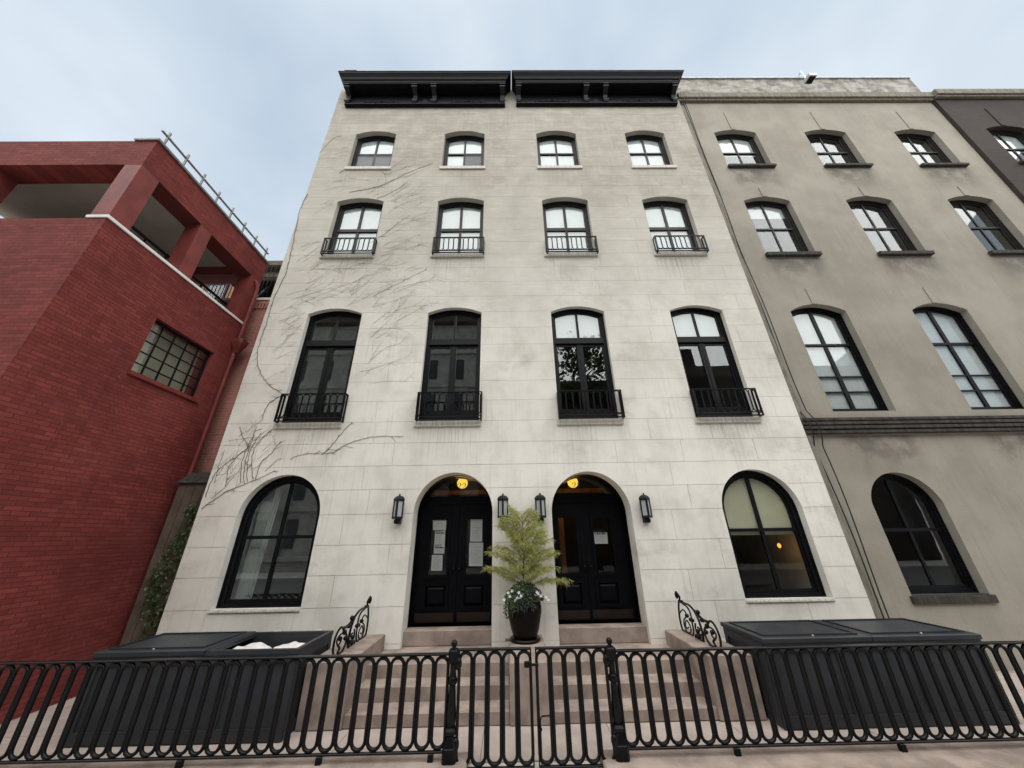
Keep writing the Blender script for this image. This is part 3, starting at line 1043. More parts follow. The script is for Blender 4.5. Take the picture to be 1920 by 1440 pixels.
    th.part(vb, 'vestibule', 'room_dark')
    th.part(MB().box(cx - 0.88, cx + 0.88, 2.22, 2.299, 3.23, 3.33), 'inner_lintel', 'wood_warm')
    if h == 1:
        th.part(MB().bbox(cx - 0.52, cx - 0.36, 1.4, 1.5, 0.72, 2.7, 0.01), 'inner_door_casing', 'wood_warm')


house_l = townhouse(0)
house_r = townhouse(1)

# lamps hanging in the two vestibules
for (u, v, nm) in ((867, 906, 'glowing round lamp behind the transom numbered 222'), (1074, 904.5, 'glowing round lamp in the doorway without taped sheets on its left leaf, number 220')):
    p = at_y(u, v, 1.0)
    t = Thing('globe_lamp', (p.x, p.y, p.z), nm, 'lamp', 'lamps inside the doorways')
    t.part(MB().sphere((p.x, p.y, p.z), 0.122, 24, 14), 'globe', 'lamp_glow', True)
    t.part(MB().tube([(p.x, p.y, p.z + 0.12), (p.x, p.y, 3.599)], 0.012, 8), 'rod', 'iron')
    ld = bpy.data.lights.new('globe_light', 'POINT'); ld.energy = 2.2; ld.color = (1.0, 0.6, 0.2); ld.shadow_soft_size = 0.13
    lo = bpy.data.objects.new('globe_light', ld); C.objects.link(lo); lo.parent = t.e; lo.location = (0, 0.0, -0.16)

# pendant lamp seen through the arched window of the right house
p = at_y(1461, 1023, 0.85)
t = Thing('pendant_lamp', (p.x, p.y, p.z), 'small glowing bulb inside the arched window with the cream shade', 'lamp')
t.part(MB().sphere((p.x, p.y, p.z), 0.034, 14, 10, 1.4), 'bulb', 'bulb_glow', True)
t.part(MB().tube([(p.x, p.y, p.z + 0.05), (p.x, p.y, 3.999)], 0.006, 6), 'cord', 'cable')
ld = bpy.data.lights.new('pendant_light', 'POINT'); ld.energy = 0.22; ld.color = (1.0, 0.55, 0.2); ld.shadow_soft_size = 0.05
lo = bpy.data.objects.new('pendant_light', ld); C.objects.link(lo); lo.parent = t.e; lo.location = (0, 0, -0.1)


# ------------------------------------------------------------------ notices taped to the doors
def text_mesh(txt, size, mat, bold=0.0):
    cu = bpy.data.curves.new('print', 'FONT'); cu.body = txt; cu.size = size; cu.offset = bold
    o = bpy.data.objects.new('print', cu); C.objects.link(o)
    dg = bpy.context.evaluated_depsgraph_get(); dg.update()
    me = bpy.data.meshes.new_from_object(o.evaluated_get(dg))
    bpy.data.objects.remove(o); bpy.data.curves.remove(cu)
    me.materials.clear(); me.materials.append(M[mat])
    return me


def notice(corners, label, nyc=(), frac_lines=12, y=0.547):
    """corners: photo pixels left-top, right-top, right-bottom, left-bottom on the door face"""
    P = [at_y(u, v, y) for u, v in corners]
    cxm = sum(q.x for q in P) / 4; zb = min(q.z for q in P)
    t = Thing('notice', (cxm, y, zb), label, 'notice', 'paper notices taped in the door glass')
    lt, rt, rb, lb = P
    vs = [(q.x, y, q.z) for q in (lb, rb, rt, lt)] + [(q.x, y + 0.001, q.z) for q in (lb, rb, rt, lt)]
    t.part(MB().add(vs, [(0, 1, 2, 3), (7, 6, 5, 4), (0, 4, 5, 1), (1, 5, 6, 2), (2, 6, 7, 3), (3, 7, 4, 0)]), 'sheet', 'paper')

    def uv(a, b):
        l = lt.lerp(lb, b); r_ = rt.lerp(rb, b)
        return l.lerp(r_, a)
    ln = MB(); rg = random.Random(int(abs(cxm) * 1000) + int(zb * 100))
    heads = [b for b, _ in nyc]
    for i in range(frac_lines):
        b = 0.10 + 0.84 * i / frac_lines
        if any(hb - 0.03 < b < hb + 0.13 for hb in heads): continue
        a1 = rg.uniform(0.6, 0.9)
        q, r_ = uv(0.12, b), uv(a1, b)
        ln.box(q.x, r_.x, y - 0.0012, y - 0.0006, q.z - 0.0035, q.z + 0.0035)
    t.part(ln, 'print', 'ink_grey')['kind'] = 'stuff'
    for hb, sz in nyc:
        me = text_mesh('NYC', sz, 'ink', 0.002)
        o = t.share(me, 'heading', (0, 0, 0))
        q = uv(0.06, hb + 0.07)
        o.location = Vector((q.x, y - 0.0015, q.z)) - t.b
        o.rotation_euler = (R(90), 0, 0)
        a, b = uv(0.06, hb + 0.085), uv(0.94, hb + 0.085)
        t.part(MB().box(a.x, b.x, y - 0.0014, y - 0.0006, a.z - 0.012, a.z + 0.004), 'rule', 'ink')


notice([(812, 973), (837, 973), (836, 994), (812, 994)], 'blank grey sheet taped highest on the left leaf of door 222', frac_lines=3)
notice([(816, 995), (835, 995), (833, 1038), (813, 1038)], 'long white notice with two bold black headings on door 222', [(0.02, 0.07), (0.66, 0.07)])
notice([(810, 1040.5), (830, 1040.5), (829, 1070), (808, 1070)], 'small tilted pale sheet lowest on the left leaf of door 222')
notice([(882.5, 973), (904.5, 973), (904, 1015.5), (881.5, 1015.5)], 'upper grey sheet on the right leaf of door 222')
notice([(880, 1017.5), (906, 1017.5), (905, 1061.5), (879, 1061.5)], 'lower pale sheet on the right leaf of door 222', frac_lines=14)
notice([(1113, 998.5), (1138, 998.5), (1140, 1019.5), (1114.5, 1019.5)], 'white notice with bold black heading on door 220', [(0.03, 0.10)], 6)


# ------------------------------------------------------------------ wall lanterns
def lantern(u, v, label):
    p = at_y(u, v, -0.09)
    x, z = p.x, p.z
    t = Thing('wall_lantern', (x, 0, z), label, 'wall lantern', 'wall lanterns beside the doors')
    y = -0.125
    r = 0.095

    def sq(prof):
        mb = MB(); mb.lathe(prof, 0, 0, 4)
        mb.v = [(x + (a - b) * 0.7071, y + (a + b) * 0.7071, c) for a, b, c in mb.v]
        return mb
    t.part(MB().bbox(x - 0.055, x + 0.055, -0.03, -0.001, z - 0.30, z + 0.13, 0.008), 'back_plate', 'lantern_metal')
    t.part(MB().bbox(x - 0.055, x + 0.055, -0.12, -0.031, z - 0.30, z - 0.215, 0.012), 'bracket', 'lantern_metal')
    t.part(sq([(r, z - 0.212), (r + 0.012, z - 0.205), (r + 0.012, z - 0.18), (r, z - 0.172)]), 'base', 'lantern_metal')
    t.part(sq([(r - 0.012, z - 0.1715), (r - 0.012, z + 0.1035)]), 'glass', 'frosted_glass')
    t.part(sq([(r, z + 0.104), (r + 0.012, z + 0.112), (r + 0.014, z + 0.15), (r + 0.006, z + 0.158), (r - 0.016, z + 0.186), (r - 0.05, z + 0.205), (0.016, z + 0.21), (0.018, z + 0.235), (0.006, z + 0.245)]), 'cap', 'lantern_metal')
    for dx, dy in ((0, -1), (1, 0), (-1, 0), (0, 1)):
        q = (x + (r - 0.006) * dx, y + (r - 0.006) * dy)
        w_ = 0.019 if dy == -1 else 0.012
        t.part(MB().box(q[0] - w_, q[0] + w_, q[1] - 0.010, q[1] + 0.010, z - 0.1725, z + 0.1045), 'bar', 'lantern_metal')


lantern(748, 951, 'black wall lantern between the vine-side arched window and door 222')
lantern(943, 950, 'black wall lantern on the centre pier beside door 222')
lantern(1013, 949, 'black wall lantern on the centre pier next to the door numbered 220')
lantern(1209, 949, 'black wall lantern between door 220 and the cream-shaded arched window')


# ------------------------------------------------------------------ stoops
def stoop(h, x0, x1, label):
    t = Thing('stoop', ((x0 + x1) / 2, -0.7, 0), label, 'steps', 'brownstone entrance steps')
    dz = 0.0 if h == 0 else -0.012
    cx, w = DOOR[h][0], DOOR[h][1]
    t.part(MB().bbox(x0, x1, -1.37, -1.02, 0.001, 0.148 + dz, 0.012), 'step', 'brownstone')
    t.part(MB().bbox(x0, x1, -1.05, -0.70, 0.002, 0.320 + dz, 0.012), 'step', 'brownstone')
    t.part(MB().bbox(x0, x1, -0.75, -0.001, 0.003, 0.492 + dz, 0.012), 'landing', 'brownstone')
    t.part(MB().bbox(cx - w / 2 + 0.003, cx + w / 2 - 0.003, 0.0, 0.62, 0.0, 0.49 + dz, 0.004), 'landing', 'brownstone')
    t.part(MB().bbox(cx - w / 2 + 0.003, cx + w / 2 - 0.003, 0.105, 0.66, 0.4905 + dz, 0.722, 0.012), 'threshold_step', 'brownstone')
    return t


stoop(0, -2.155, -0.028, 'brownstone steps climbing to door 222 beneath the notices')
stoop(1, 0.536, 2.66, 'brownstone steps climbing to door 220')


def cheek(x0, x1, z, label, name='cheek_wall', yb=-1.40):
    o = MB().bbox(x0, x1, yb, -0.0015, 0.002, z, 0.012).build(name, 'brownstone')
    return tag(o, label, 'low wall', 'low brownstone walls flanking the steps')


cheek(-2.735, -2.158, 0.705, 'low brownstone wall between the half-open bin box and the steps')
cheek(2.663, 3.26, 0.69, 'low brownstone wall between the steps and the closed bin box')
cheek(-0.025, 0.533, 0.655, 'brownstone pedestal between the steps carrying the big planter', 'pedestal')


# ------------------------------------------------------------------ scroll railings on the cheek walls (traced in the yz-plane)
def smooth_poly(pts, n=4):
    out = []
    m_ = len(pts)
    for i in range(m_ - 1):
        p0, p1, p2, p3 = pts[max(0, i - 1)], pts[i], pts[i + 1], pts[min(m_ - 1, i + 2)]
        for k in range(n):
            t = k / n
            out.append(tuple(0.5 * (2 * p1[j] + (p2[j] - p0[j]) * t + (2 * p0[j] - 5 * p1[j] + 4 * p2[j] - p3[j]) * t * t + (3 * p1[j] - p0[j] - 3 * p2[j] + p3[j]) * t ** 3) for j in range(len(p1))))
    out.append(tuple(pts[-1]))
    return out


XRAIL = 2.93
TR = {
    'back_bar': ([(225, 300), (222, 420), (232, 580), (262, 760), (310, 920), (385, 1050), (470, 1110)], 0.016),
    'outer_arc': ([(235, 330), (330, 352), (430, 390), (520, 480), (580, 585), (640, 720), (690, 880), (722, 1020), (740, 1185)], 0.017),
    'inner_arc': ([(300, 370), (390, 430), (450, 530), (480, 640), (500, 760), (525, 900), (520, 1010), (490, 1110)], 0.013),
    'slope_bar': ([(540, 500), (600, 570), (680, 650), (760, 700), (830, 720)], 0.020),
    'oval': ([(830, 720), (875, 700), (940, 760), (1010, 880), (1060, 1030), (1085, 1180), (1060, 1290), (1000, 1285), (890, 1210), (800, 1080), (750, 930), (770, 820), (830, 740)], 0.016),
    'scroll': ([(245, 560), (300, 490), (360, 540), (370, 630), (330, 700), (340, 820), (390, 930), (445, 965), (475, 900), (440, 780), (380, 705), (360, 790), (390, 870), (425, 850)], 0.011),
    'scroll_b': ([(560, 760), (570, 880), (620, 930), (650, 880), (610, 840)], 0.014),
    'scroll_c': ([(640, 1180), (610, 1100), (660, 1040), (720, 1080), (715, 1150), (660, 1190)], 0.013),
    'scroll_d': ([(800, 850), (860, 830), (930, 880), (985, 970), (970, 1060), (910, 1010), (880, 930), (920, 920)], 0.012),
    'leaf_bar': ([(970, 1060), (930, 1120), (975, 1200), (985, 1280)], 0.016),
    'scroll_e': ([(590, 1100), (570, 1010), (620, 980), (680, 1000)], 0.016),
}


def rail_yz(px):
    p = at_x(1250 + px[0] / 11.07, 1085 + px[1] / 11.07, XRAIL)
    return (p.y, p.z)


def scroll_railing(x, ztop, label):
    base = rail_yz((1050, 1290))
    dz = ztop - base[1] + 0.004
    t = Thing('scroll_railing', (x, -0.4, ztop), label, 'railing', 'cast iron scroll railings')
    for nm, (pts, rad) in TR.items():
        yz = smooth_poly([rail_yz(q) for q in pts], 4)
        n3 = [(x, min(-0.012, a), max(ztop + 0.01, b + dz)) for a, b in yz]
        n = nm.replace('_b', '').replace('_c', '').replace('_d', '').replace('_e', '') if nm.startswith('scroll') else nm
        t.part(MB().tube(n3, rad, 7), n, 'iron', True)
    a, b = rail_yz((612, 530)); t.part(MB().sphere((x, a, b + dz), 0.034, 12, 8), 'ball', 'iron', True)
    a, b = rail_yz((285, 325)); t.part(MB().sphere((x, a, b + dz), 0.026, 12, 8), 'ball', 'iron', True)
    a0, b0 = rail_yz((240, 310)); a1, b1 = rail_yz((240, 225)); a2, b2 = rail_yz((175, 130)); a3, b3 = rail_yz((180, 250))
    mb = MB(); mb.tube([(x, a0, b0 + dz), (x, a1, b1 + dz), (x, (a1 + a2) / 2, (b1 + b2) / 2 + dz)], 0.016, 7)
    c = ((a2 + a3) / 2, (b2 + b3) / 2 + dz)
    mb.sphere((x, min(-0.03, c[0]), c[1]), 0.032, 12, 8, 1.9)
    t.part(mb, 'finial', 'iron', True)
    mb = MB()
    for q in ((700, 690), (800, 800), (780, 930), (610, 920), (500, 700), (470, 690), (910, 930), (640, 1030), (390, 610)):
        a, b = rail_yz(q); t.part(MB().sphere((x, a, b + dz), 0.034, 8, 6, 0.9), 'leaf_boss', 'iron', True)


scroll_railing(XRAIL, 0.69, 'black scroll railing on the low wall beside the closed bin box')
scroll_railing(-2.46, 0.705, 'black scroll railing on the low wall beside the half-open bin box')


# ------------------------------------------------------------------ bin enclosures
def bin_box(x0, x1, label, opened):
    y0, y1, h = -1.63, -0.72, 0.86
    t = Thing('bin_enclosure', ((x0 + x1) / 2, (y0 + y1) / 2, 0), label, 'bin box', 'bin boxes in the areaway')
    th = 0.035
    fr = MB()
    fr.box(x0, x1, y0, y0 + th, 0.012, h); fr.box(x0, x1, y1 - th, y1, 0.012, h)
    fr.box(x0, x0 + th, y0 + th, y1 - th, 0.012, h); fr.box(x1 - th, x1, y0 + th, y1 - th, 0.012, h)
    fr.box(x0 + th, x1 - th, y0 + th, y1 - th, 0.012, 0.04)
    t.part(fr, 'carcass', 'bin_paint')
    # face frame, stiles and rails proud of the boards
    n = max(2, round((x1 - x0) / 1.0))
    ff = MB()
    ff.box(x0 - 0.012, x1 + 0.012, y0 - 0.02, y0 - 0.0005, 0.012, 0.13); ff.box(x0 - 0.012, x1 + 0.012, y0 - 0.02, y0 - 0.0005, h - 0.09, h - 0.001)
    for i in range(n + 1):
        x = x0 + (x1 - x0) * i / n
        a, b = (x - 0.012, x + 0.08) if i == 0 else ((x - 0.08, x + 0.012) if i == n else (x - 0.05, x + 0.05))
        ff.box(a, b, y0 - 0.0195, y0 - 0.0006, 0.131, h - 0.091)
    for xx, s in ((x0, -1), (x1, 1)):
        a, b = sorted((xx + s * 0.0005, xx + s * 0.02))
        ff.box(a, b, y0, y1, 0.012, 0.13); ff.box(a, b, y0, y1, h - 0.09, h - 0.001)
        ff.box(a, b, y0, y0 + 0.08, 0.131, h - 0.091); ff.box(a, b, y1 - 0.08, y1, 0.131, h - 0.091)
    t.part(ff, 'face_frame', 'bin_paint')
    mid = (x0 + x1) / 2 if not opened else x1 - 1.18
    lids = [(x0 - 0.03, mid - 0.004, False), (mid + 0.004, x1 + 0.03, opened)]
    for a, b, op in lids:
        if op:
            # raised rim left by the open half
            rim = MB()
            rim.ring([(a, 0), (b - 0.012, 0), (b - 0.012, 1), (a, 1)], [(a + 0.05, 0.06), (b - 0.07, 0.06), (b - 0.07, 0.94), (a + 0.05, 0.94)], 0, 1)
            ya, yb = y0 - 0.03, y1 + 0.03
            rim.v = [(x, ya + (yb - ya) * z, h + 0.001 + 0.05 * (1 - y)) for x, y, z in rim.v]
            rm = t.part(rim, 'rim', 'bin_paint')
            hg = MB()
            for q in (0.28, 0.8):
                xx = a + (b - a) * q
                hg.bbox(xx - 0.06, xx + 0.06, yb - 0.03, yb - 0.004, h + 0.0515, h + 0.062, 0.003)
                hg.tube([(xx - 0.06, yb - 0.002, h + 0.062), (xx + 0.06, yb - 0.002, h + 0.062)], 0.008, 8)
            t.part(hg, 'hinge', 'galvanised', parent=rm)
            continue
        k = 2 if (b - a) > 1.6 else 1
        lb = MB().bbox(a, b, y0 - 0.035, y1 + 0.03, h + 0.0015, h + 0.062, 0.008)
        lid = t.part(lb, 'lid', 'bin_paint')
        for i in range(k):
            pa, pb = a + (b - a) * i / k + 0.09, a + (b - a) * (i + 1) / k - 0.09
            pp = MB()
            q0, q1 = y0 + 0.06, y1 - 0.06
            pp.ring([(pa, q0), (pb, q0), (pb, q1), (pa, q1)], [(pa + 0.02, q0 + 0.02), (pb - 0.02, q0 + 0.02), (pb - 0.02, q1 - 0.02), (pa + 0.02, q1 - 0.02)], 0, 1)
            pp.v = [(x, z, h + 0.0625 + 0.018 * (1 - y)) for x, y, z in pp.v]
            t.part(pp, 'panel_moulding', 'bin_paint', parent=lid)
        kn = MB(); xx = (a + b) / 2
        kn.lathe([(0.012, h + 0.063), (0.012, h + 0.075), (0.006, h + 0.08)], xx, y0 + 0.02, 10)
        t.part(kn, 'knob', 'galvanised', parent=lid)
    return t


bin_box(-5.35, -2.775, 'dark grey bin box with one lid open and white bags inside', True)
bin_box(3.33, 6.2, 'closed dark grey bin box with panelled lids', False)


def bag(x, y, label, seed):
    rg = random.Random(seed)
    mb = MB(); n, m_ = 40, 34
    ph = [rg.uniform(0, 6.28) for _ in range(6)]
    for i in range(m_ + 1):
        f = i / m_
        for k in range(n):
            a = 2 * math.pi * k / n
            g = min(1.0, f / 0.8)
            r = 0.30 * (0.8 + 0.2 * g) if f < 0.8 else 0.30 * math.sqrt(max(0.002, 1 - ((f - 0.8) / 0.2) ** 1.7))
            if f < 0.8: r *= 1 + 0.04 * math.sin(5 * a + ph[0]) + 0.03 * math.sin(11 * a + ph[2] + 5 * f)
            zf = f if f < 0.8 else 0.8 + 0.2 * (1 - (1 - (f - 0.8) / 0.2) ** 2)
            px, py = r * math.cos(a), r * math.sin(a)
            z = 0.045 + 0.80 * zf + (0.02 * math.sin(15 * px + ph[1]) * math.sin(17 * py + ph[3]) + 0.005 * math.sin(37 * px + 21 * py + ph[4]) + 0.004 * math.sin(43 * py - 30 * px + ph[5])) * min(1, f * 1.4)
            mb.v.append((x + r * math.cos(a) * 0.95, y + r * math.sin(a), z))
    for i in range(m_):
        for k in range(n):
            a, b = i * n + k, i * n + (k + 1) % n
            mb.f.append((a, b, b + n, a + n))
    mb.f.append(tuple(m_ * n + k for k in range(n))); mb.f.append(tuple(range(n - 1, -1, -1)))
    return tag(mb.build('bin_bag', 'bag_plastic', None, True), label, 'bin bag', 'white bags in the open bin box')


bag(-3.66, -1.20, 'white full bin bag in the open box, beside the closed lid', 1)
bag(-3.12, -1.20, 'white full bin bag in the open box, beside the scroll railing wall', 2)


# ------------------------------------------------------------------ fence, gates, posts
YF = -2.30
tag(MB().bbox(-6.6, -0.47, -2.62, -2.125, -0.15, 0.092, 0.014).build('fence_curb', 'brownstone'), 'brownstone curb under the fence in front of the half-open bin box', 'curb', 'curbs under the fence')
tag(MB().bbox(0.93, 6.6, -2.62, -2.125, -0.15, 0.082, 0.014).build('fence_curb', 'brownstone'), 'brownstone curb under the fence in front of the closed bin box', 'curb', 'curbs under the fence')
tag(MB().box(-0.4695, 0.9295, -2.62, -2.125, -0.15, -0.008).build('gate_sill', 'concrete'), 'flat stone sill on the ground under the gates', 'sill')


def loop_mesh(pitch, h):
    """moulded cast loop: stadium swept with a half-round section"""
    pts = stadium(pitch - 0.026, h - 0.03, 8)
    n = len(pts)
    prof = [(-0.0165, 0.012), (-0.0165, -0.004), (-0.009, -0.015), (0.0, -0.018), (0.009, -0.015), (0.0165, -0.004), (0.0165, 0.012)]   # (radial, y)
    mb = MB()
    hh = (h - 0.03) / 2 - (pitch - 0.026) / 2
    q = len(prof)
    for (x, _, z) in pts:
        cz = hh if z > 0 else -hh
        dx, dz = x, z - cz
        l = math.hypot(dx, dz) or 1
        dx, dz = dx / l, dz / l
        for r, y in prof: mb.v.append((x + dx * r, y, z + dz * r))
    for i in range(n):
        j = (i + 1) % n
        for k in range(q):
            k2 = (k + 1) % q
            mb.f.append((i * q + k, j * q + k, j * q + k2, i * q + k2))
    me = mb.mesh('loop', 'iron')
    me.polygons.foreach_set('use_smooth', [True] * len(me.polygons))
    try: me.set_sharp_from_angle(angle=R(50))
    except Exception: pass
    return me


def fence(x0, x1, z0, z1, label, feet):
    t = Thing('iron_fence', ((x0 + x1) / 2, YF, z0), label, 'fence', 'looped iron fence panels')
    top = MB().bbox(x0, x1, YF - 0.028, YF + 0.028, z1 - 0.022, z1, 0.006)
    t.part(top, 'top_rail', 'iron')
    t.part(MB().bbox(x0, x1, YF - 0.018, YF + 0.018, z0 + 0.055, z0 + 0.075, 0.005), 'bottom_rail', 'iron')
    n = round((x1 - x0) / 0.165)
    pitch = (x1 - x0) / n
    za, zb = z0 + 0.076, z1 - 0.023
    me = loop_mesh(pitch, zb - za)
    for i in range(n):
        t.share(me, 'loop', (x0 + pitch * (i + 0.5), YF, (za + zb) / 2))
    for fx in feet:
        t.part(MB().bbox(fx - 0.028, fx + 0.028, YF - 0.022, YF + 0.022, z0 - 0.012, z0 + 0.055, 0.004), 'foot', 'iron')
    return t


def gate(x0, x1, label, latch):
    z0, z1 = 0.02, 1.035
    t = Thing('iron_gate', ((x0 + x1) / 2, YF, z0), label, 'gate', 'pair of looped iron gates')
    fr = MB()
    fr.bbox(x0, x1, YF - 0.024, YF + 0.024, z1 - 0.022, z1, 0.005)
    fr.bbox(x0, x1, YF - 0.018, YF + 0.018, z0, z0 + 0.02, 0.005)
    fr.box(x0, x0 + 0.014, YF - 0.016, YF + 0.016, z0 + 0.02, z1 - 0.022)
    fr.box(x1 - 0.014, x1, YF - 0.016, YF + 0.016, z0 + 0.02, z1 - 0.022)
    t.part(fr, 'frame', 'iron')
    n = 5
    pitch = (x1 - x0) / n
    za, zb = z0 + 0.021, z1 - 0.023
    me = loop_mesh(pitch, zb - za)
    for i in range(n):
        t.share(me, 'loop', (x0 + pitch * (i + 0.5), YF, (za + zb) / 2))
    if latch:
        mb = MB(); mb.bbox(x1 - 0.085, x1 - 0.002, YF - 0.036, YF - 0.018, 0.855, 0.915, 0.004)
        mb.bbox(x1 + 0.0, x1 + 0.075, YF - 0.045, YF - 0.026, 0.872, 0.896, 0.004)
        mb.tube([(x1 - 0.05, YF - 0.036, 0.885), (x1 - 0.05, YF - 0.046, 0.885)], 0.007, 8)
        t.part(mb, 'latch', 'iron')
    else:
        xx = x0 + 0.03
        mb = MB(); mb.tube([(xx, YF - 0.03, 0.03), (xx, YF - 0.03, 0.40), (xx + 0.006, YF - 0.03, 0.425), (xx + 0.02, YF - 0.03, 0.44), (xx + 0.10, YF - 0.03, 0.443)], 0.0075, 8)
        mb.tube([(xx, YF - 0.03, 0.325), (xx, YF - 0.03, 0.345)], 0.017, 10)
        mb.box(xx - 0.02, xx + 0.012, YF - 0.03, YF - 0.012, 0.328, 0.342)
        t.part(mb, 'drop_bolt', 'iron')
    hx = x0 if latch else x1
    for z in (0.22, 0.90):
        t.part(MB().sphere((hx, YF - 0.002, z), 0.042, 12, 8, 1.5), 'hinge', 'iron', True)
    return t


def post(x, z0, ztop, label):
    t = Thing('gate_post', (x, YF, z0), label, 'post', 'turned iron gate posts')
    k = (ztop - z0)

    def Z(f): return z0 + k * f
    t.part(MB().lathe([(0.0726, Z(0)), (0.0726, Z(0.115)), (0.0660, Z(0.12)), (0.0396, Z(0.19)), (0.0396, Z(0.20)), (0.0554, Z(0.215)), (0.0594, Z(0.245)), (0.0449, Z(0.265)), (0.0449, Z(0.27))], x, YF, 16, True), 'plinth', 'iron')
    t.part(MB().lathe([(0.0396, Z(0.268)), (0.0488, Z(0.30)), (0.0528, Z(0.34)), (0.0502, Z(0.40)), (0.0396, Z(0.52)), (0.0343, Z(0.60)), (0.0475, Z(0.615)), (0.0528, Z(0.64)), (0.0475, Z(0.665)), (0.0343, Z(0.675)),
                       (0.0370, Z(0.685)), (0.0330, Z(0.70)), (0.0330, Z(0.775)), (0.0396, Z(0.785)), (0.0370, Z(0.80))], x, YF, 12), 'shaft', 'iron')
    t.part(MB().lathe([(0.0475, Z(0.798)), (0.0554, Z(0.81)), (0.0554, Z(0.90)), (0.0475, Z(0.912)), (0.0238, Z(0.92)), (0.0185, Z(0.932))], x, YF, 16, True), 'capital', 'iron')
    t.part(MB().sphere((x, YF, Z(0.962)), 0.036, 20, 12), 'ball', 'iron', True)
    return t


fence(-6.55, -0.70, 0.10, 1.0, 'long looped iron fence panel in front of the half-open bin box', (-5.4, -3.42, -2.0, -0.85))
fence(1.18, 6.55, 0.09, 0.995, 'long looped iron fence panel in front of the closed bin box', (2.35, 4.1, 5.5))
post(-0.655, 0.085, 1.125, 'ball-topped iron post hinging the gate with the latch plate')
post(1.135, 0.080, 1.118, 'ball-topped iron post hinging the gate with the drop bolt')
gate(-0.60, 0.228, 'iron gate carrying the latch plate', True)
gate(0.272, 1.082, 'iron gate carrying the drop bolt', False)


# ------------------------------------------------------------------ planter
PX, PY, PZ = 0.232, -0.37, 0.656
t = Thing('planter_pot', (PX, PY, PZ), 'large dark glazed pot with saucer on the brownstone pedestal', 'planter')
t.part(MB().lathe([(0.21, PZ), (0.245, PZ + 0.008), (0.25, PZ + 0.03), (0.235, PZ + 0.045), (0.20, PZ + 0.046)], PX, PY, 36), 'saucer', 'pot_glaze', True)
pz = PZ + 0.047
t.part(MB().lathe([(0.17, pz), (0.19, pz + 0.01), (0.225, pz + 0.10), (0.262, pz + 0.24), (0.283, pz + 0.36), (0.285, pz + 0.42), (0.27, pz + 0.48), (0.245, pz + 0.51), (0.262, pz + 0.53), (0.262, pz + 0.55), (0.24, pz + 0.553), (0.225, pz + 0.53), (0.22, pz + 0.50)], PX, PY, 40), 'pot', 'pot_glaze', True)
t.part(MB().lathe([(0.222, pz + 0.49), (0.222, pz + 0.515), (0.05, pz + 0.53)], PX, PY, 24), 'soil', 'soil')
ft = MB()
ft.bbox(PX - 0.33, PX - 0.21, PY - 0.03, PY + 0.03, PZ, PZ + 0.03, 0.006)
t.part(ft, 'pot_foot', 'brownstone_dark')

# feathery young conifer
rg = random.Random(21)
t = Thing('feathery_tree', (PX, PY, pz + 0.51), 'young feathery yellow-green tree growing in the dark pot', 'small tree')
BZ = pz + 0.50
trunk = [(PX + 0.012 * math.sin(i * 1.3), PY + 0.01 * math.cos(i * 1.7), BZ + 1.30 * i / 12) for i in range(13)]
t.part(MB().tube(trunk, [0.0105 - 0.0075 * i / 12 for i in range(13)], 7), 'trunk', 'bark')
brm, lfm = MB(), MB()


def blade(mb, p, d, L, w, droop):
    d = d.normalized()
    side = d.cross(Vector((0, 0, 1)))
    side = (side if side.length > 0.05 else Vector((1, 0, 0))).normalized()
    side = (side + Vector((rg.uniform(-.6, .6), rg.uniform(-.6, .6), rg.uniform(-.6, .6)))).normalized() * w / 2
    q = p + d * L * 0.55 + Vector((0, 0, -droop * L * 0.2))
    e = p + d * L + Vector((0, 0, -droop * L))
    mb.add([p, q + side, e, q - side], [(0, 1, 2), (0, 2, 3)])


def feather(p0, d, L, lvl):
    n = max(5, int(L / 0.035))
    pts = [Vector(p0)]
    d = d.normalized()
    for i in range(n):
        f = i / n
        d = (d + Vector((rg.uniform(-.10, .10), rg.uniform(-.10, .10), -0.045 * (1.1 if f > .4 else .1) + rg.uniform(-.05, .05)))).normalized()
        pts.append(pts[-1] + d * (L / n))
    brm.tube(pts, [(0.0040 if lvl == 0 else 0.0022) * (1 - 0.75 * i / n) + 0.0005 for i in range(n + 1)], 4)
    for i in range(1, n + 1):
        f = i / n
        dd = (pts[i] - pts[i - 1]).normalized()
        if lvl == 0 and f > 0.18 and i % 2 == 0:
            for s in (-1, 1):
                if rg.random() < 0.9:
                    sd_ = dd.cross(Vector((0, 0, 1))).normalized() * s
                    feather(pts[i], dd * 0.8 + sd_ * rg.uniform(0.5, 1.0) + Vector((0, 0, rg.uniform(-.25, .3))), rg.uniform(0.12, 0.26) * (1.25 - 0.6 * f), 1)
        if lvl == 1 or f > 0.3:
            for _ in range(5):
                ax = Vector((rg.uniform(-1, 1), rg.uniform(-1, 1), rg.uniform(-1.1, .7)))
                blade(lfm, pts[i], dd * 0.7 + ax * 0.9, rg.uniform(0.05, 0.10), 0.0031, rg.uniform(0.05, 0.5))


nb = 40
for i in range(nb):
    f = (i + 0.4) / nb
    z = BZ + 0.14 + 1.12 * f
    a = i * 2.4 + rg.uniform(-.4, .4)
    L = (0.66 - 0.40 * f) * rg.uniform(0.75, 1.15) * (1.1 if abs(math.cos(a)) > 0.6 else 0.75)
    el = 0.7 + 0.45 * f
    k = min(12, max(0, (z - BZ) / 1.30 * 12)); k0 = int(k)
    base = Vector(trunk[k0]); base.z = z
    yy = math.sin(a) * (0.55 if math.sin(a) > 0 else 0.9)
    feather(base, Vector((math.cos(a), yy, el)), L, 0)
for _ in range(26):
    blade(lfm, Vector(trunk[-1]), Vector((rg.uniform(-.5, .5), rg.uniform(-.5, .5), 1)), 0.08, 0.004, 0)
t.part(brm, 'branches', 'bark')
o = t.part(lfm, 'foliage', 'feather_leaf'); o['kind'] = 'stuff'

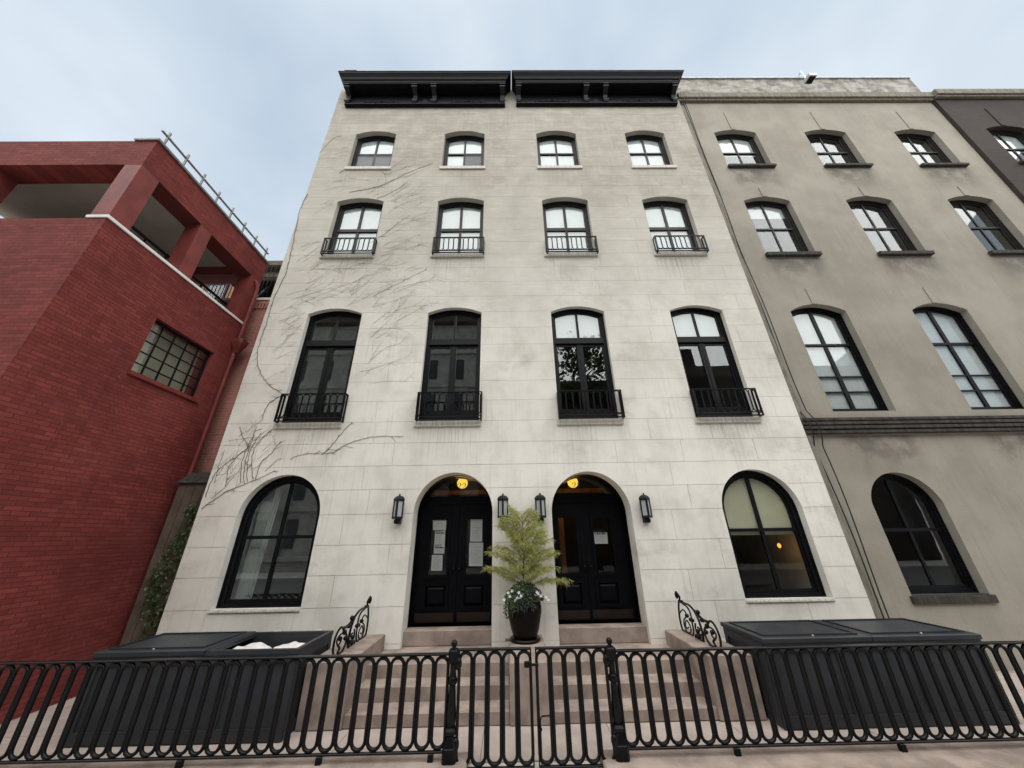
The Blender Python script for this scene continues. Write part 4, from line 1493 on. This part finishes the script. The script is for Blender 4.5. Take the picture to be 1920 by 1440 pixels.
# trailing underplanting with white flowers
t = Thing('flowering_plant', (PX, PY, pz + 0.51), 'leafy green underplanting with white flowers spilling over the pot', 'plant')


def leaf(mb, p, nrm, up, L, w):
    nrm = nrm.normalized()
    s = nrm.cross(up)
    s = (s if s.length > 0.05 else Vector((1, 0, 0))).normalized()
    d = s.cross(nrm).normalized()
    mb.add([p, p + d * L * .4 + s * w * .5 + nrm * 0.004, p + d * L, p + d * L * .4 - s * w * .5 + nrm * 0.004, p + d * L * .5 - nrm * 0.004],
           [(0, 1, 4), (1, 2, 4), (2, 3, 4), (3, 0, 4)])


gl, dk, fl = MB(), MB(), MB()
for i in range(900):
    a = rg.uniform(0, 2 * math.pi); r = 0.33 * math.sqrt(rg.random())
    hgt = 0.26 * (1 - (r / 0.36) ** 2) * rg.random() ** 0.5
    p = Vector((PX + r * math.cos(a), PY + r * math.sin(a) * 0.85, pz + 0.535 + hgt - 0.06 * (r > 0.26) * rg.random()))
    left = math.cos(a) < 0.1
    mb = gl if (left or rg.random() < 0.3) else dk
    leaf(mb, p, Vector((math.cos(a) * .6 + rg.uniform(-.6, .6), math.sin(a) * .6 - .5 + rg.uniform(-.6, .6), .7)), Vector((rg.uniform(-1, 1), rg.uniform(-1, 1), rg.uniform(-.6, 1))), rg.uniform(0.03, 0.06), rg.uniform(0.022, 0.04))
for s in range(26):      # trailing stems on the left and front
    a = R(rg.uniform(165, 300))
    ln = rg.uniform(0.12, 0.34) * (1.0 if a < R(235) else 0.6)
    for i in range(int(ln / 0.012)):
        f = i * 0.012
        p = Vector((PX + (0.28 + 0.05 * math.sin(f * 9)) * math.cos(a), PY + (0.28 + 0.05 * math.sin(f * 9)) * math.sin(a), pz + 0.56 - f)) + Vector((rg.uniform(-.025, .025), rg.uniform(-.02, .01), 0))
        leaf(gl if a < R(250) else dk, p, Vector((math.cos(a) + rg.uniform(-.5, .5), math.sin(a) + rg.uniform(-.5, .5), .4)), Vector((rg.uniform(-1, 1), rg.uniform(-1, 1), rg.uniform(-1, .4))), rg.uniform(0.022, 0.042), rg.uniform(0.018, 0.03))
o = t.part(gl, 'foliage', 'ivy_leaf'); o['kind'] = 'stuff'
o = t.part(dk, 'foliage', 'dark_leaf'); o['kind'] = 'stuff'
for i, (u, v) in enumerate(((953, 1111), (956, 1118), (973, 1111), (977, 1117), (970, 1121), (966, 1126), (975, 1123), (1009, 1113), (1014, 1117), (1024, 1119), (1028, 1124), (1007, 1110), (960, 1108), (945, 1124))):
    p = at_y(u, v, PY - 0.24)
    fb = MB()
    for k in range(5):
        a = 2 * math.pi * k / 5 + i
        d = Vector((math.cos(a), 0, math.sin(a))); s = Vector((-math.sin(a), 0, math.cos(a)))
        w = 0.016
        tilt = Vector((0, -0.012, 0))
        fb.add([p, p + d * w + s * w * .6 + tilt, p + d * w * 1.7 + tilt * .3, p + d * w - s * w * .6 + tilt], [(0, 1, 2), (0, 2, 3)])
    t.part(fb, 'flower', 'petal')

# ------------------------------------------------------------------ bare vine on the left house
vine = Thing('bare_vine', (-5.6, -0.01, 2.6), 'leafless climbing vine stems spread over the stucco front', 'vine')


def vp(u, v, off=0.008): 
    p = at_y(u, v, 0.0)
    return (p.x, -off, p.z)


STEMS = [
    ([(577, 364), (564, 389), (558, 414), (550, 455), (542, 490), (537, 512), (518, 550), (502, 601), (487, 645), (483, 677), (493, 706), (509, 725), (528, 737)], 0.011),
    ([(528, 742), (511, 752), (499, 765), (492, 787)], 0.010),
    ([(451, 904), (453, 871), (464, 840), (472, 824), (482, 800)], 0.009), ([(460, 907), (458, 879), (469, 838), (478, 815)], 0.008),
    ([(465, 904), (464, 874), (472, 840), (490, 812)], 0.008), ([(475, 897), (472, 865), (478, 840), (489, 824), (513, 803)], 0.009),
    ([(378, 954), (405, 935), (433, 918), (461, 907), (489, 896), (517, 882)], 0.009),
    ([(386, 932), (401, 893), (422, 871), (447, 854), (467, 838)], 0.009),
    ([(480, 899), (489, 868), (505, 854), (528, 827)], 0.009), ([(425, 912), (428, 880), (440, 862), (455, 846)], 0.007),
    ([(604, 852), (620, 839), (639, 814), (661, 791)], 0.010), ([(623, 850), (652, 833), (687, 821), (725, 818), (757, 818)], 0.008),
    ([(544, 861), (566, 853), (604, 850), (623, 850)], 0.007),
    ([(655, 361), (706, 351), (734, 340), (768, 323), (811, 306)], 0.009), ([(706, 373), (734, 361), (765, 342)], 0.007),
    ([(599, 288), (621, 263), (640, 254)], 0.006), ([(711, 314), (722, 330), (724, 344)], 0.006), ([(637, 325), (650, 316), (668, 312)], 0.009),
    ([(690, 458), (720, 440), (745, 420), (768, 404)], 0.006), ([(700, 555), (730, 540), (770, 520), (800, 505)], 0.006),
    ([(395, 935), (420, 915), (450, 880)], 0.006), ([(402, 905), (412, 870), (421, 845)], 0.006), ([(450, 800), (455, 820), (468, 835)], 0.007),
]
rg = random.Random(5)
twm = MB()


def house_ops():
    return openings_of(0)


OPS0 = house_ops()


def free(x, z):
    if not (XL + 0.03 < x < 0.0): return False
    if z > 16.2: return False
    for cx, w, zb, zs, rise in OPS0:
        if abs(x - cx) < w / 2 + 0.08 and zb - 0.16 < z < zs + rise + 0.05: return False
    return True


def twig(x, z, a, L, r, depth=0):
    n = max(4, int(L / 0.07))
    pts = [(x, -0.005, z)]
    curl = rg.uniform(-0.025, 0.03)
    for i in range(n):
        a += curl + rg.uniform(-0.07, 0.07)
        x += math.cos(a) * L / n; z += math.sin(a) * L / n
        if not free(x, z): break
        pts.append((x, -0.005, z))
        if depth < 2 and rg.random() < (0.20 if depth == 0 else 0.12):
            twig(x, z, a + rg.choice((-1, 1)) * rg.uniform(0.4, 1.0), L * rg.uniform(0.15, 0.4), r * 0.75, depth + 1)
    if len(pts) > 2:
        twm.tube(pts, [max(0.0015, r * (1 - 0.6 * i / len(pts))) for i in range(len(pts))], 4)


for pts, r in STEMS:
    P = smooth_poly([vp(u, v) for u, v in pts], 5)
    P = [(x + rg.uniform(-.012, .012), y, z + rg.uniform(-.012, .012)) for x, y, z in P]
    n = len(P)
    r *= 0.62
    vine.part(MB().tube(P, [r * (1 - 0.35 * i / n) for i in range(n)], 5), 'stem', 'vine_bark')
    for i in range(2, n - 1, 2):
        if rg.random() < 0.55 and free(P[i][0], P[i][2]):
            twig(P[i][0], P[i][2], math.atan2(P[i][2] - P[i - 1][2], P[i][0] - P[i - 1][0]) + rg.choice((-1, 1)) * rg.uniform(0.4, 0.9), rg.uniform(0.06, 0.2), 0.005, 1)
# fine hair-like growth fanning up and to the right from the corner
for i in range(185):
    v = rg.uniform(375, 720)
    f = rg.random() ** 1.2
    u = 500 + (640 - 500) * (700 - v) / 330 * 0.75 - 12 + f * 230
    q = vp(u, v)
    if not free(q[0], q[2]): continue
    twig(q[0], q[2], R(rg.gauss(40, 17)), rg.uniform(0.4, 1.6) * (1.1 - 0.4 * f), rg.uniform(0.002, 0.0032))
for i in range(36):
    q = vp(rg.uniform(600, 760), rg.uniform(275, 380))
    if free(q[0], q[2]): twig(q[0], q[2], R(rg.gauss(25, 30)), rg.uniform(0.25, 0.9), 0.0028)
for i in range(34):
    q = vp(rg.uniform(400, 520), rg.uniform(800, 930))
    if free(q[0], q[2]): twig(q[0], q[2], R(rg.gauss(50, 25)), rg.uniform(0.2, 0.5), 0.0032)
o = vine.part(twm, 'twigs', 'twig_bark'); o['kind'] = 'stuff'


# ------------------------------------------------------------------ tan building on the right and its neighbour
def neighbour(name, x0, x1, y, ztop, cols, wallmat, label, wallz0=-0.05, parapet=True, sillmat='soot_stone'):
    th = Thing(name, ((x0 + x1) / 2, y, 0), label, 'building')
    rows = {2: (1.45, 4.66, 7.40, 0.22), 3: (1.43, 9.36, 11.53, 0.18), 4: (1.47, 13.17, 14.98, 0.17)}
    ops = []
    for cx in cols:
        for w, zb, zs, rise in rows.values(): ops.append((cx, w, zb, zs, rise))
        ops.append((cx, 1.45, 1.1, 2.7, 0.6))
    zl = [wallz0, 1.1, 4.1, 4.66, 9.36, 13.17, ztop]
    mb = MB()
    for i in range(len(zl) - 1):
        for p in wall_pieces(x0, x1, zl[i], zl[i + 1], ops): mb.prism(p, y, y + 0.35)
    th.part(mb, 'wall', wallmat)
    s0, s1 = x0 + 0.004, x1 - 0.004
    sh = MB(); sh.box(s0, s0 + 0.3, y + 0.351, y + 10, wallz0, ztop - 0.5); sh.box(s1 - 0.3, s1, y + 0.351, y + 10, wallz0, ztop - 0.5)
    sh.box(s0 + 0.3, s1 - 0.3, y + 9.7, y + 10, wallz0, ztop - 0.5)
    th.part(sh, 'side_wall', wallmat)
    th.part(MB().box(s0 + 0.3, s1 - 0.3, y + 0.351, y + 9.7, ztop - 0.9, ztop - 0.6), 'roof', 'roof_felt')
    fl_ = MB()
    for z in (0.2, 4.0, 8.75, 12.5): fl_.box(s0 + 0.3, s1 - 0.3, y + 0.352, y + 9.7, z, z + 0.25)
    fl_.box(s0 + 0.3, s1 - 0.3, y + 4.5, y + 4.6, 0.45, ztop - 0.9)
    th.part(fl_, 'floor', 'room_plaster')

    class Off:           # shifts a facade-plane part back to this wall's plane
        def __init__(s, t): s.t = t

        def part(s, mb, nm, mat, smooth=False, parent=None):
            mb.v = [(a, b + y, c) for a, b, c in mb.v]
            return s.t.part(mb, nm, mat, smooth, parent)
    of = Off(th)
    for i, cx in enumerate(cols):
        w, zb, zs, rise = rows[4]
        sash_window(of, cx, w, zb, zs, rise, 0.17, 'frame_brown', 0.5, sill_mat=sillmat, sill_h=0.1, sill_y=-0.1, sill_w=0.04,
                    shade=[('shade_white', 0.45, 1)] if i == 0 else None, mull=0.05)
        w, zb, zs, rise = rows[3]
        sash_window(of, cx, w, zb, zs, rise, 0.17, 'frame_brown', 0.5, sill_mat=sillmat, sill_h=0.12, sill_y=-0.1, sill_w=0.05,
                    shade=[('shade_white', 0.72, 1)] if i == 0 else None, mull=0.05)
        w, zb, zs, rise = rows[2]
        sash_window(of, cx, w, zb, zs, rise, 0.17, 'frame_black', 0.62, sill=False, mull=0.09, shade=[('shade_white', 0, 1)] if i < 2 else None,
                    lower_bars=(0.55, 0.95))
        sash_window(of, cx, 1.45, 1.1, 2.7, 0.6, 0.17, 'frame_black', 0.5, sill_mat=sillmat)
        # raised key line above each head
        for zs_, L in ((15.15, 1.05), (11.71, 0.42), (7.62, 0.5)):
            kb = MB()
            kb.add([(cx - 0.07, y - 0.0005, zs_), (cx + 0.07, y - 0.0005, zs_), (cx + 0.085, y - 0.0005, zs_ + L), (cx - 0.085, y - 0.0005, zs_ + L),
                    (cx - 0.07, y - 0.022, zs_), (cx + 0.07, y - 0.022, zs_), (cx + 0.085, y - 0.022, zs_ + L), (cx - 0.085, y - 0.022, zs_ + L)],
                   [(4, 5, 6, 7), (0, 1, 5, 4), (1, 2, 6, 5), (2, 3, 7, 6), (3, 0, 4, 7)])
            th.part(kb, 'keystone', wallmat)
    # string course of stacked fillets
    sc = MB()
    for k in range(4):
        d = 0.05 + 0.025 * (3 - abs(k - 1.5) * 0.6)
        sc.bbox(x0 + 0.002, x1 - 0.002, y - d, y - 0.001, 4.13 + k * 0.095, 4.13 + k * 0.095 + 0.07, 0.008)
    sc.box(x0 + 0.004, x1 - 0.004, y - 0.04, y - 0.0012, 4.14, 4.50)
    th.part(sc, 'string_course', 'soot_stone' if wallmat == 'tan_stucco' else 'brownstone_dark')
    if parapet:
        pc = MB().bbox(x0 + 0.002, x1 - 0.002, y - 0.16, y - 0.001, 16.88, 17.18, 0.02)
        pc.bbox(x0 + 0.003, x1 - 0.003, y - 0.10, y - 0.0015, 16.80, 16.8795, 0.01)
        th.part(pc, 'parapet_band', 'tan_stone')
        th.part(MB().bbox(x0 - 0.0, x1 + 0.0, y - 0.05, y + 0.40, ztop + 0.001, ztop + 0.06, 0.01), 'coping', 'galvanised')
    return th


neighbour('stucco_building', 6.425, 16.0, 0.10, 18.42, (8.05, 11.24, 14.43), 'tan_stucco', 'weathered tan stucco building with soot below its sills and a flat parapet')
neighbour('brick_building', 16.01, 30.0, 0.0, 16.9, (17.6, 20.6, 23.6, 26.6), 'brown_brick', 'dark brown brick row building beyond the tan stucco one', parapet=True)
tag(MB().bbox(6.61, 15.9, -2.62, -2.125, -0.15, 0.08, 0.014).build('fence_curb', 'brownstone'), 'brownstone curb in front of the tan stucco building', 'curb')

# leader boards and cables down the joint between the houses
jb = MB(); jb.bbox(6.43, 6.56, 0.04, 0.099, 0.02, 16.78, 0.006)
tag(jb.build('corner_board', 'tan_stone'), 'narrow tan strip running up the joint beside the pale townhouse', 'strip')
for k, (du, lab) in enumerate(((0.0, 'thin dark cable hanging beside the tan corner strip, drawn straight'), (0.035, 'thin dark cable hanging slack over the stacked string course'))):
    pts = []
    for i in range(60):
        f = i / 59
        z = 16.75 - 16.2 * f
        x = 6.60 + du + (0.05 * math.sin(f * 7 + k * 2.0) + 0.03 * math.sin(f * 23 + k)) * (0.25 + f) + 0.20 * max(0, f - 0.7) * k
        y = 0.085 - (0.14 if 4.0 < z < 4.6 else 0.03) - 0.02 * k
        pts.append((x, y, z))
    tag(MB().tube(pts, 0.011, 6).build('utility_cable', 'cable'), lab, 'cable', 'cables at the joint of the buildings')
cl = MB()
cp = []
for i in range(30):
    a = i * 0.75
    cp.append((6.55 + 0.1 * math.cos(a), 0.02 - 0.002 * i, 16.72 + 0.06 * math.sin(a) - 0.004 * i))
tag(cl.tube(cp, 0.012, 5).build('cable_coil', 'cable'), 'small tangle of dark cable under the parapet band corner', 'cable')

# floodlight on an arm at the parapet
p = at_y(1517, 148, -0.35)
fx, fz = p.x, p.z
q = at_y(1501, 134, 0.05)
t = Thing('floodlight', (q.x, 0.2, 18.48), 'small grey floodlight on a bent arm above the tan parapet', 'floodlight')
t.part(MB().tube([(q.x - 0.15, 0.3, 18.48), (q.x, 0.05, q.z), (fx - 0.03, -0.30, fz + 0.10)], 0.028, 8), 'arm', 'galvanised')
hb = MB().bbox(fx - 0.12, fx + 0.16, -0.5, -0.22, fz - 0.09, fz + 0.09, 0.02)
t.part(hb, 'housing', 'galvanised')
t.part(MB().box(fx - 0.09, fx + 0.13, -0.47, -0.25, fz - 0.098, fz - 0.091), 'lens', 'iron')
t = Thing('roof_vent', (-5.55, -0.2, 17.456), 'small flat grey vent box on top of the vine-side cornice', 'vent')
t.part(MB().bbox(-5.72, -5.36, -0.52, -0.2, 17.46, 17.60, 0.01), 'body', 'pipe_grey')
t.part(MB().bbox(-5.76, -5.32, -0.56, -0.16, 17.601, 17.63, 0.006), 'lid', 'galvanised')

# ------------------------------------------------------------------ red brick building on the left
RX, YC, YN = -7.2, 0.80, -2.7
t = Thing('red_brick_building', (-9.5, -0.9, 0), 'red painted brick building with an open roof loggia and pipe railing', 'building')
ZP, ZB, ZR = 7.56, 9.04, 9.80
wb = MB()
# side wall below the loggia with a window opening (y -1.15..0.13, z 5.2..6.42)
Y0, Y1 = -1.25, 0.24
for (a, b, c, d) in ((YN, YC, -0.1, 5.2), (YN, Y0, 5.2, 6.42), (Y1, YC, 5.2, 6.42), (YN, YC, 6.42, ZP)):
    wb.box(RX - 0.35, RX, a, b, c, d)
wb.box(-12.0, RX - 0.3505, YN, YN + 0.35, -0.1, ZP); wb.box(-12.0, RX - 0.3505, YC - 0.35, YC, -0.1, ZP - 0.5)
t.part(wb, 'wall', 'red_painted_brick')
bm_ = MB().box(RX - 0.45, RX, YN, YC, ZB, ZR)
t.part(bm_, 'roof_beam', 'red_painted_brick')
t.part(MB().box(-12.0, RX - 0.4505, YC - 0.40, YC - 0.002, ZB + 0.02, ZR - 0.001), 'end_beam', 'red_paint')
t.part(MB().box(-12.0, RX - 0.451, YN + 0.401, YC - 0.401, ZB + 0.30, ZR - 0.002), 'ceiling', 'balcony_soffit')
t.part(MB().box(-12.0, RX - 0.4505, YN + 0.001, YN + 0.40, ZB + 0.01, ZR - 0.0015), 'front_beam', 'red_painted_brick')
t.part(MB().box(-10.4, -10.05, YN + 0.003, YN + 0.35, ZP + 0.001, ZB + 0.0095), 'pier', 'red_paint')
for (a, b) in ((-1.29, -0.98), (0.42, YC - 0.001), (YN + 0.001, YN + 0.36)):
    t.part(MB().box(RX - 0.34, RX - 0.001, a, b, ZP + 0.061, ZB - 0.0005), 'pier', 'red_paint')
t.part(MB().box(-12.0, -11.6, YN, YC, ZP, ZB), 'back_wall', 'orange_brick')
t.part(MB().box(-12.0, RX - 0.36, YN + 0.36, YC - 0.36, ZP - 0.35, ZP - 0.15), 'loggia_floor', 'roof_felt')
t.part(MB().box(RX - 0.37, RX + 0.03, YN - 0.02, YC - 0.0, ZP + 0.001, ZP + 0.06), 'coping', 'white_paint')
t.part(MB().box(RX - 0.47, RX + 0.04, YN - 0.03, YC + 0.03, ZR + 0.001, ZR + 0.05), 'roof_coping', 'pipe_grey')
# loggia rail behind the coping
lr = MB()
for z in (ZP + 0.28, ZP + 0.50): lr.tube([(RX - 0.40, YN + 0.4, z), (RX - 0.40, 0.42, z)], 0.03, 8)
for i in range(7):
    y = YN + 0.45 + i * 0.47
    lr.tube([(RX - 0.40, y, ZP - 0.12), (RX - 0.40, y, ZP + 0.52)], 0.022, 6)
t.part(lr, 'loggia_railing', 'iron')
# roof pipe railing
rr_ = MB(); rr_.tube([(RX - 0.06, YN, ZR + 0.36), (RX - 0.06, YC - 0.05, ZR + 0.36)], 0.026, 8)
rl = t.part(rr_, 'roof_railing', 'pipe_grey')
for i in range(8):
    y = 0.66 - i * 0.46
    pb = MB(); pb.tube([(RX - 0.06, y, ZR + 0.05), (RX - 0.06, y, ZR + 0.50)], 0.024, 7)
    pb.tube([(RX - 0.06, y - 0.0, ZR + 0.36), (RX + 0.02, y, ZR + 0.30)], 0.014, 6)
    t.part(pb, 'railing_post', 'pipe_grey', parent=rl)
# steel window with small panes
wf = MB()
for z in (5.2, 6.39): wf.box(RX - 0.16, RX - 0.10, Y0, Y1, z, z + 0.03)
for y in (Y0, Y1 - 0.03): wf.box(RX - 0.16, RX - 0.10, y, y + 0.03, 5.23, 6.39)
ny, nz_ = 5, 5
for i in range(1, ny): 
    y = Y0 + (Y1 - Y0) * i / ny; wf.box(RX - 0.145, RX - 0.115, y - 0.010, y + 0.010, 5.23, 6.39)
for i in range(1, nz_):
    z = 5.2 + 1.22 * i / nz_; wf.box(RX - 0.144, RX - 0.116, Y0 + 0.03, Y1 - 0.03, z - 0.010, z + 0.010)
wo = t.part(wf, 'window', 'frame_black')
for i in range(ny):
    for j in range(nz_):
        y, z = Y0 + (Y1 - Y0) * i / ny, 5.2 + 1.22 * j / nz_
        t.part(MB().box(RX - 0.133, RX - 0.127, y + 0.011, y + (Y1 - Y0) / ny - 0.011, z + 0.011, z + 1.22 / nz_ - 0.011), 'pane', 'glass', parent=wo)
t.part(MB().box(RX - 0.38, RX - 0.36, Y0 - 0.1, Y1 + 0.1, 5.1, 6.5), 'window_blind', 'shade_cream', parent=wo)
t.part(MB().box(RX - 0.10, RX + 0.05, Y0 - 0.04, Y1 + 0.04, 5.12, 5.199), 'sill', 'red_paint', parent=wo)
# downpipe with leader head at the corner
dp = MB(); dp.tube([(RX + 0.055, YC - 0.10, 0.1), (RX + 0.055, YC - 0.10, 6.75)], 0.05, 10); dp.tube([(RX + 0.06, YC - 0.10, 7.05), (RX + 0.06, YC - 0.10, 8.55), (RX + 0.06, YC - 0.12, 8.8), (RX + 0.03, YC - 0.2, 8.95), (RX - 0.01, YC - 0.22, 8.98)], 0.045, 8)
dpo = t.part(dp, 'downpipe', 'red_paint', True)
lh = MB().lathe([(0.05, 6.68), (0.15, 6.95), (0.16, 7.05), (0.12, 7.06)], RX + 0.10, YC - 0.10, 16, True)
t.part(lh, 'leader_head', 'red_paint', parent=dpo)

# lighter brick wall filling the gap, with a railing on it
t = Thing('brick_wall', (-6.9, 1.15, 0), 'light red brick wall filling the gap beside the vine-clad front', 'wall')
t.part(MB().box(-13.0, -6.09, 1.05, 1.35, -0.1, 8.62), 'masonry', 'light_brick')
dent = MB()
for i in range(16):
    dent.box(-7.6 + i * 0.095, -7.6 + i * 0.095 + 0.055, 1.0, 1.0495, 8.35, 8.5)
dent.box(-13, -6.095, 1.005, 1.049, 8.505, 8.6)
t.part(dent, 'corbel_course', 'light_brick')
t.part(MB().box(-13.0, -6.10, 0.98, 1.40, 8.621, 8.70), 'coping', 'white_paint')
ra = MB()
for z in (8.80, 9.55): ra.box(-10, -6.1, 1.17, 1.2, z, z + 0.03)
for i in range(34): ra.tube([(-10 + i * 0.115, 1.185, 8.70), (-10 + i * 0.115, 1.185, 9.55)], 0.012, 5)
t.part(ra, 'railing', 'iron')

# brownstone house far behind the gap
t = Thing('rear_house', (-13, 6.2, 0), 'ornate brown brick house seen far behind the gap, topped by a cornice', 'building')
t.part(MB().box(-20, -9.5, 6.0, 14, -0.1, 14.1), 'wall', 'orange_brick')
rc = MB(); rc.bbox(-20.3, -9.2, 5.4, 6.0, 14.1, 14.5, 0.05); rc.bbox(-20.2, -9.3, 5.7, 6.0, 13.7, 14.1, 0.03)
t.part(rc, 'cornice', 'brownstone_dark')
for i in range(4):
    for z in (9.8, 12.0):
        x = -11.8 - i * 2.1
        wo = t.part(MB().box(x - 0.5, x + 0.5, 5.93, 6.02, z, z + 1.5), 'window', 'frame_black')
        t.part(MB().box(x - 0.42, x + 0.42, 5.92, 5.929, z + 0.08, z + 1.42), 'pane', 'glass_clear', parent=wo)
fe = MB()
for z in (10.6, 12.9):
    fe.box(-12.6, -10.3, 5.0, 5.99, z, z + 0.05)
    for i in range(12): fe.tube([(-12.6 + i * 0.2, 5.02, z), (-12.6 + i * 0.2, 5.02, z + 0.9)], 0.015, 4)
    fe.tube([(-12.6, 5.02, z + 0.9), (-10.3, 5.02, z + 0.9)], 0.02, 5)
fe.tube([(-12.2, 5.3, 10.6), (-10.8, 5.3, 12.9)], 0.06, 5)
t.part(fe, 'fire_escape', 'iron')

# dim clutter and ivy at the foot of the gap
t = Thing('garden_shed', (-6.65, 0.6, 0), 'dark weathered timber shed with a pitched cap squeezed into the gap', 'shed')
t.part(MB().box(-7.05, -6.15, 0.45, 1.0, 0.0, 3.35), 'body', 'brownstone_dark')
t.part(MB().add([(-7.1, 0.38, 3.351), (-6.1, 0.38, 3.351), (-6.1, 1.04, 3.351), (-7.1, 1.04, 3.351), (-7.1, 0.7, 3.62), (-6.1, 0.7, 3.62)], [(3, 2, 1, 0), (0, 1, 5, 4), (1, 2, 5), (2, 3, 4, 5), (3, 0, 4)]), 'cap', 'soot_stone')
for i in range(5): t.part(MB().box(-7.04 + i * 0.18, -7.04 + i * 0.18 + 0.165, 0.43, 0.4495, 0.05, 3.3), 'board', 'brownstone_dark')
t = Thing('ivy', (-6.5, 0.35, 0), 'green ivy climbing the dark shed in the gap', 'ivy')
iv = MB(); rg = random.Random(9)
for i in range(700):
    z = rg.uniform(0.2, 2.95); x = rg.uniform(-6.75, -6.14) + 0.12 * math.sin(z * 3)
    leaf(iv, Vector((min(-6.12, x), rg.uniform(0.30, 0.42), z)), Vector((rg.uniform(-.5, .6), -1, .4 + rg.uniform(-.4, .4))), Vector((rg.uniform(-1, 1), 0, rg.uniform(-1, .5))), rg.uniform(0.05, 0.09), rg.uniform(0.04, 0.07))
o = t.part(iv, 'leaves', 'ivy_leaf'); o['kind'] = 'stuff'
t.part(MB().tube([(-6.5, 0.40, 0.0), (-6.45, 0.40, 1.2), (-6.4, 0.40, 2.6)], 0.015, 6), 'stem', 'vine_bark')


# ------------------------------------------------------------------ across the street (seen mirrored in the panes)
def opposite(x0, x1, ztop, mat, label, nx):
    t = Thing('row_house', ((x0 + x1) / 2, -22, 0), label, 'building', 'houses across the street')
    t.part(MB().box(x0, x1, -32, -22, -0.1, ztop), 'wall', mat)
    c = MB().bbox(x0 + 0.01, x1 - 0.01, -21.999, -21.3, ztop - 0.9, ztop + 0.2, 0.05)
    t.part(c, 'cornice', 'brownstone_dark')
    me = MB().box(-0.55, 0.55, 0, 0.04, 0, 2.1).mesh('window', 'soot_stone')
    mg = MB().box(-0.47, 0.47, 0.041, 0.05, 0.08, 2.02).mesh('pane', 'glass_clear')
    for i in range(nx):
        for j in range(int((ztop - 2.5) / 3.6)):
            x = x0 + (x1 - x0) * (i + 0.5) / nx; z = 1.6 + 3.6 * j
            w = t.share(me, 'window', (x, -21.998, z))
            o = link('pane', mg, w)
    if mat == 'limestone':
        for j in range(6):
            z = 0.7 + 3.6 * j
            t.part(MB().bbox(x0 + 0.01, x1 - 0.01, -21.999, -21.75, z, z + 0.35, 0.03), 'string_course', mat)
        for i in range(nx):
            x = x0 + (x1 - x0) * i / nx + 0.4
            t.part(MB().box(x, x + 0.5, -21.9985, -21.85, 1.06, ztop - 0.95), 'pilaster', mat)
    return t


opposite(-34, -1.0, 23.0, 'limestone', 'tall pale stone block across the street', 13)
opposite(-0.98, 10.5, 15.2, 'brown_brick', 'lower dark brick house across the street behind the street tree', 5)
opposite(10.52, 34, 16.6, 'brown_brick', 'dark brick house across the street with a roof chimney', 8)
ch = MB().bbox(18.2, 19.6, -26, -24, 16.6, 20.2, 0.05)
tag(ch.build('chimney', 'brown_brick'), 'broad brick chimney standing on the roof across the street', 'chimney')

t = Thing('street_tree', (5.6, -14.6, -0.1), 'leafy street tree across the road, mirrored in the tall windows', 'tree')
rg = random.Random(31)
t.part(MB().tube([(6.2, -18.2, -0.1), (6.15, -18.1, 3), (6.3, -18.0, 7), (6.2, -18.1, 11), (6.4, -18.0, 16.5)], [0.24, 0.2, 0.16, 0.11, 0.03], 8), 'trunk', 'bark')
lm, bm2 = MB(), MB()
for i in range(90):
    z = rg.uniform(7.5, 16.5); a = rg.uniform(0, 6.28); L = rg.uniform(0.8, 3.6) * (1 - abs(z - 12) / 8)
    e = Vector((6.2 + L * math.cos(a), -18.1 + L * math.sin(a), z + L * 0.4))
    bm2.tube([(6.25, -18.05, z - 0.6), e], [0.05, 0.012], 4)
    for k in range(22):
        p = e + Vector((rg.gauss(0, .5), rg.gauss(0, .5), rg.gauss(0, .4)))
        leaf(lm, p, Vector((rg.uniform(-1, 1), rg.uniform(-1, 1), rg.uniform(0, 1))), Vector((rg.uniform(-1, 1), rg.uniform(-1, 1), rg.uniform(-1, 1))), rg.uniform(0.28, 0.55), rg.uniform(0.2, 0.34))
t.part(bm2, 'limbs', 'bark')
o = t.part(lm, 'crown', 'tree_leaf'); o['kind'] = 'stuff'
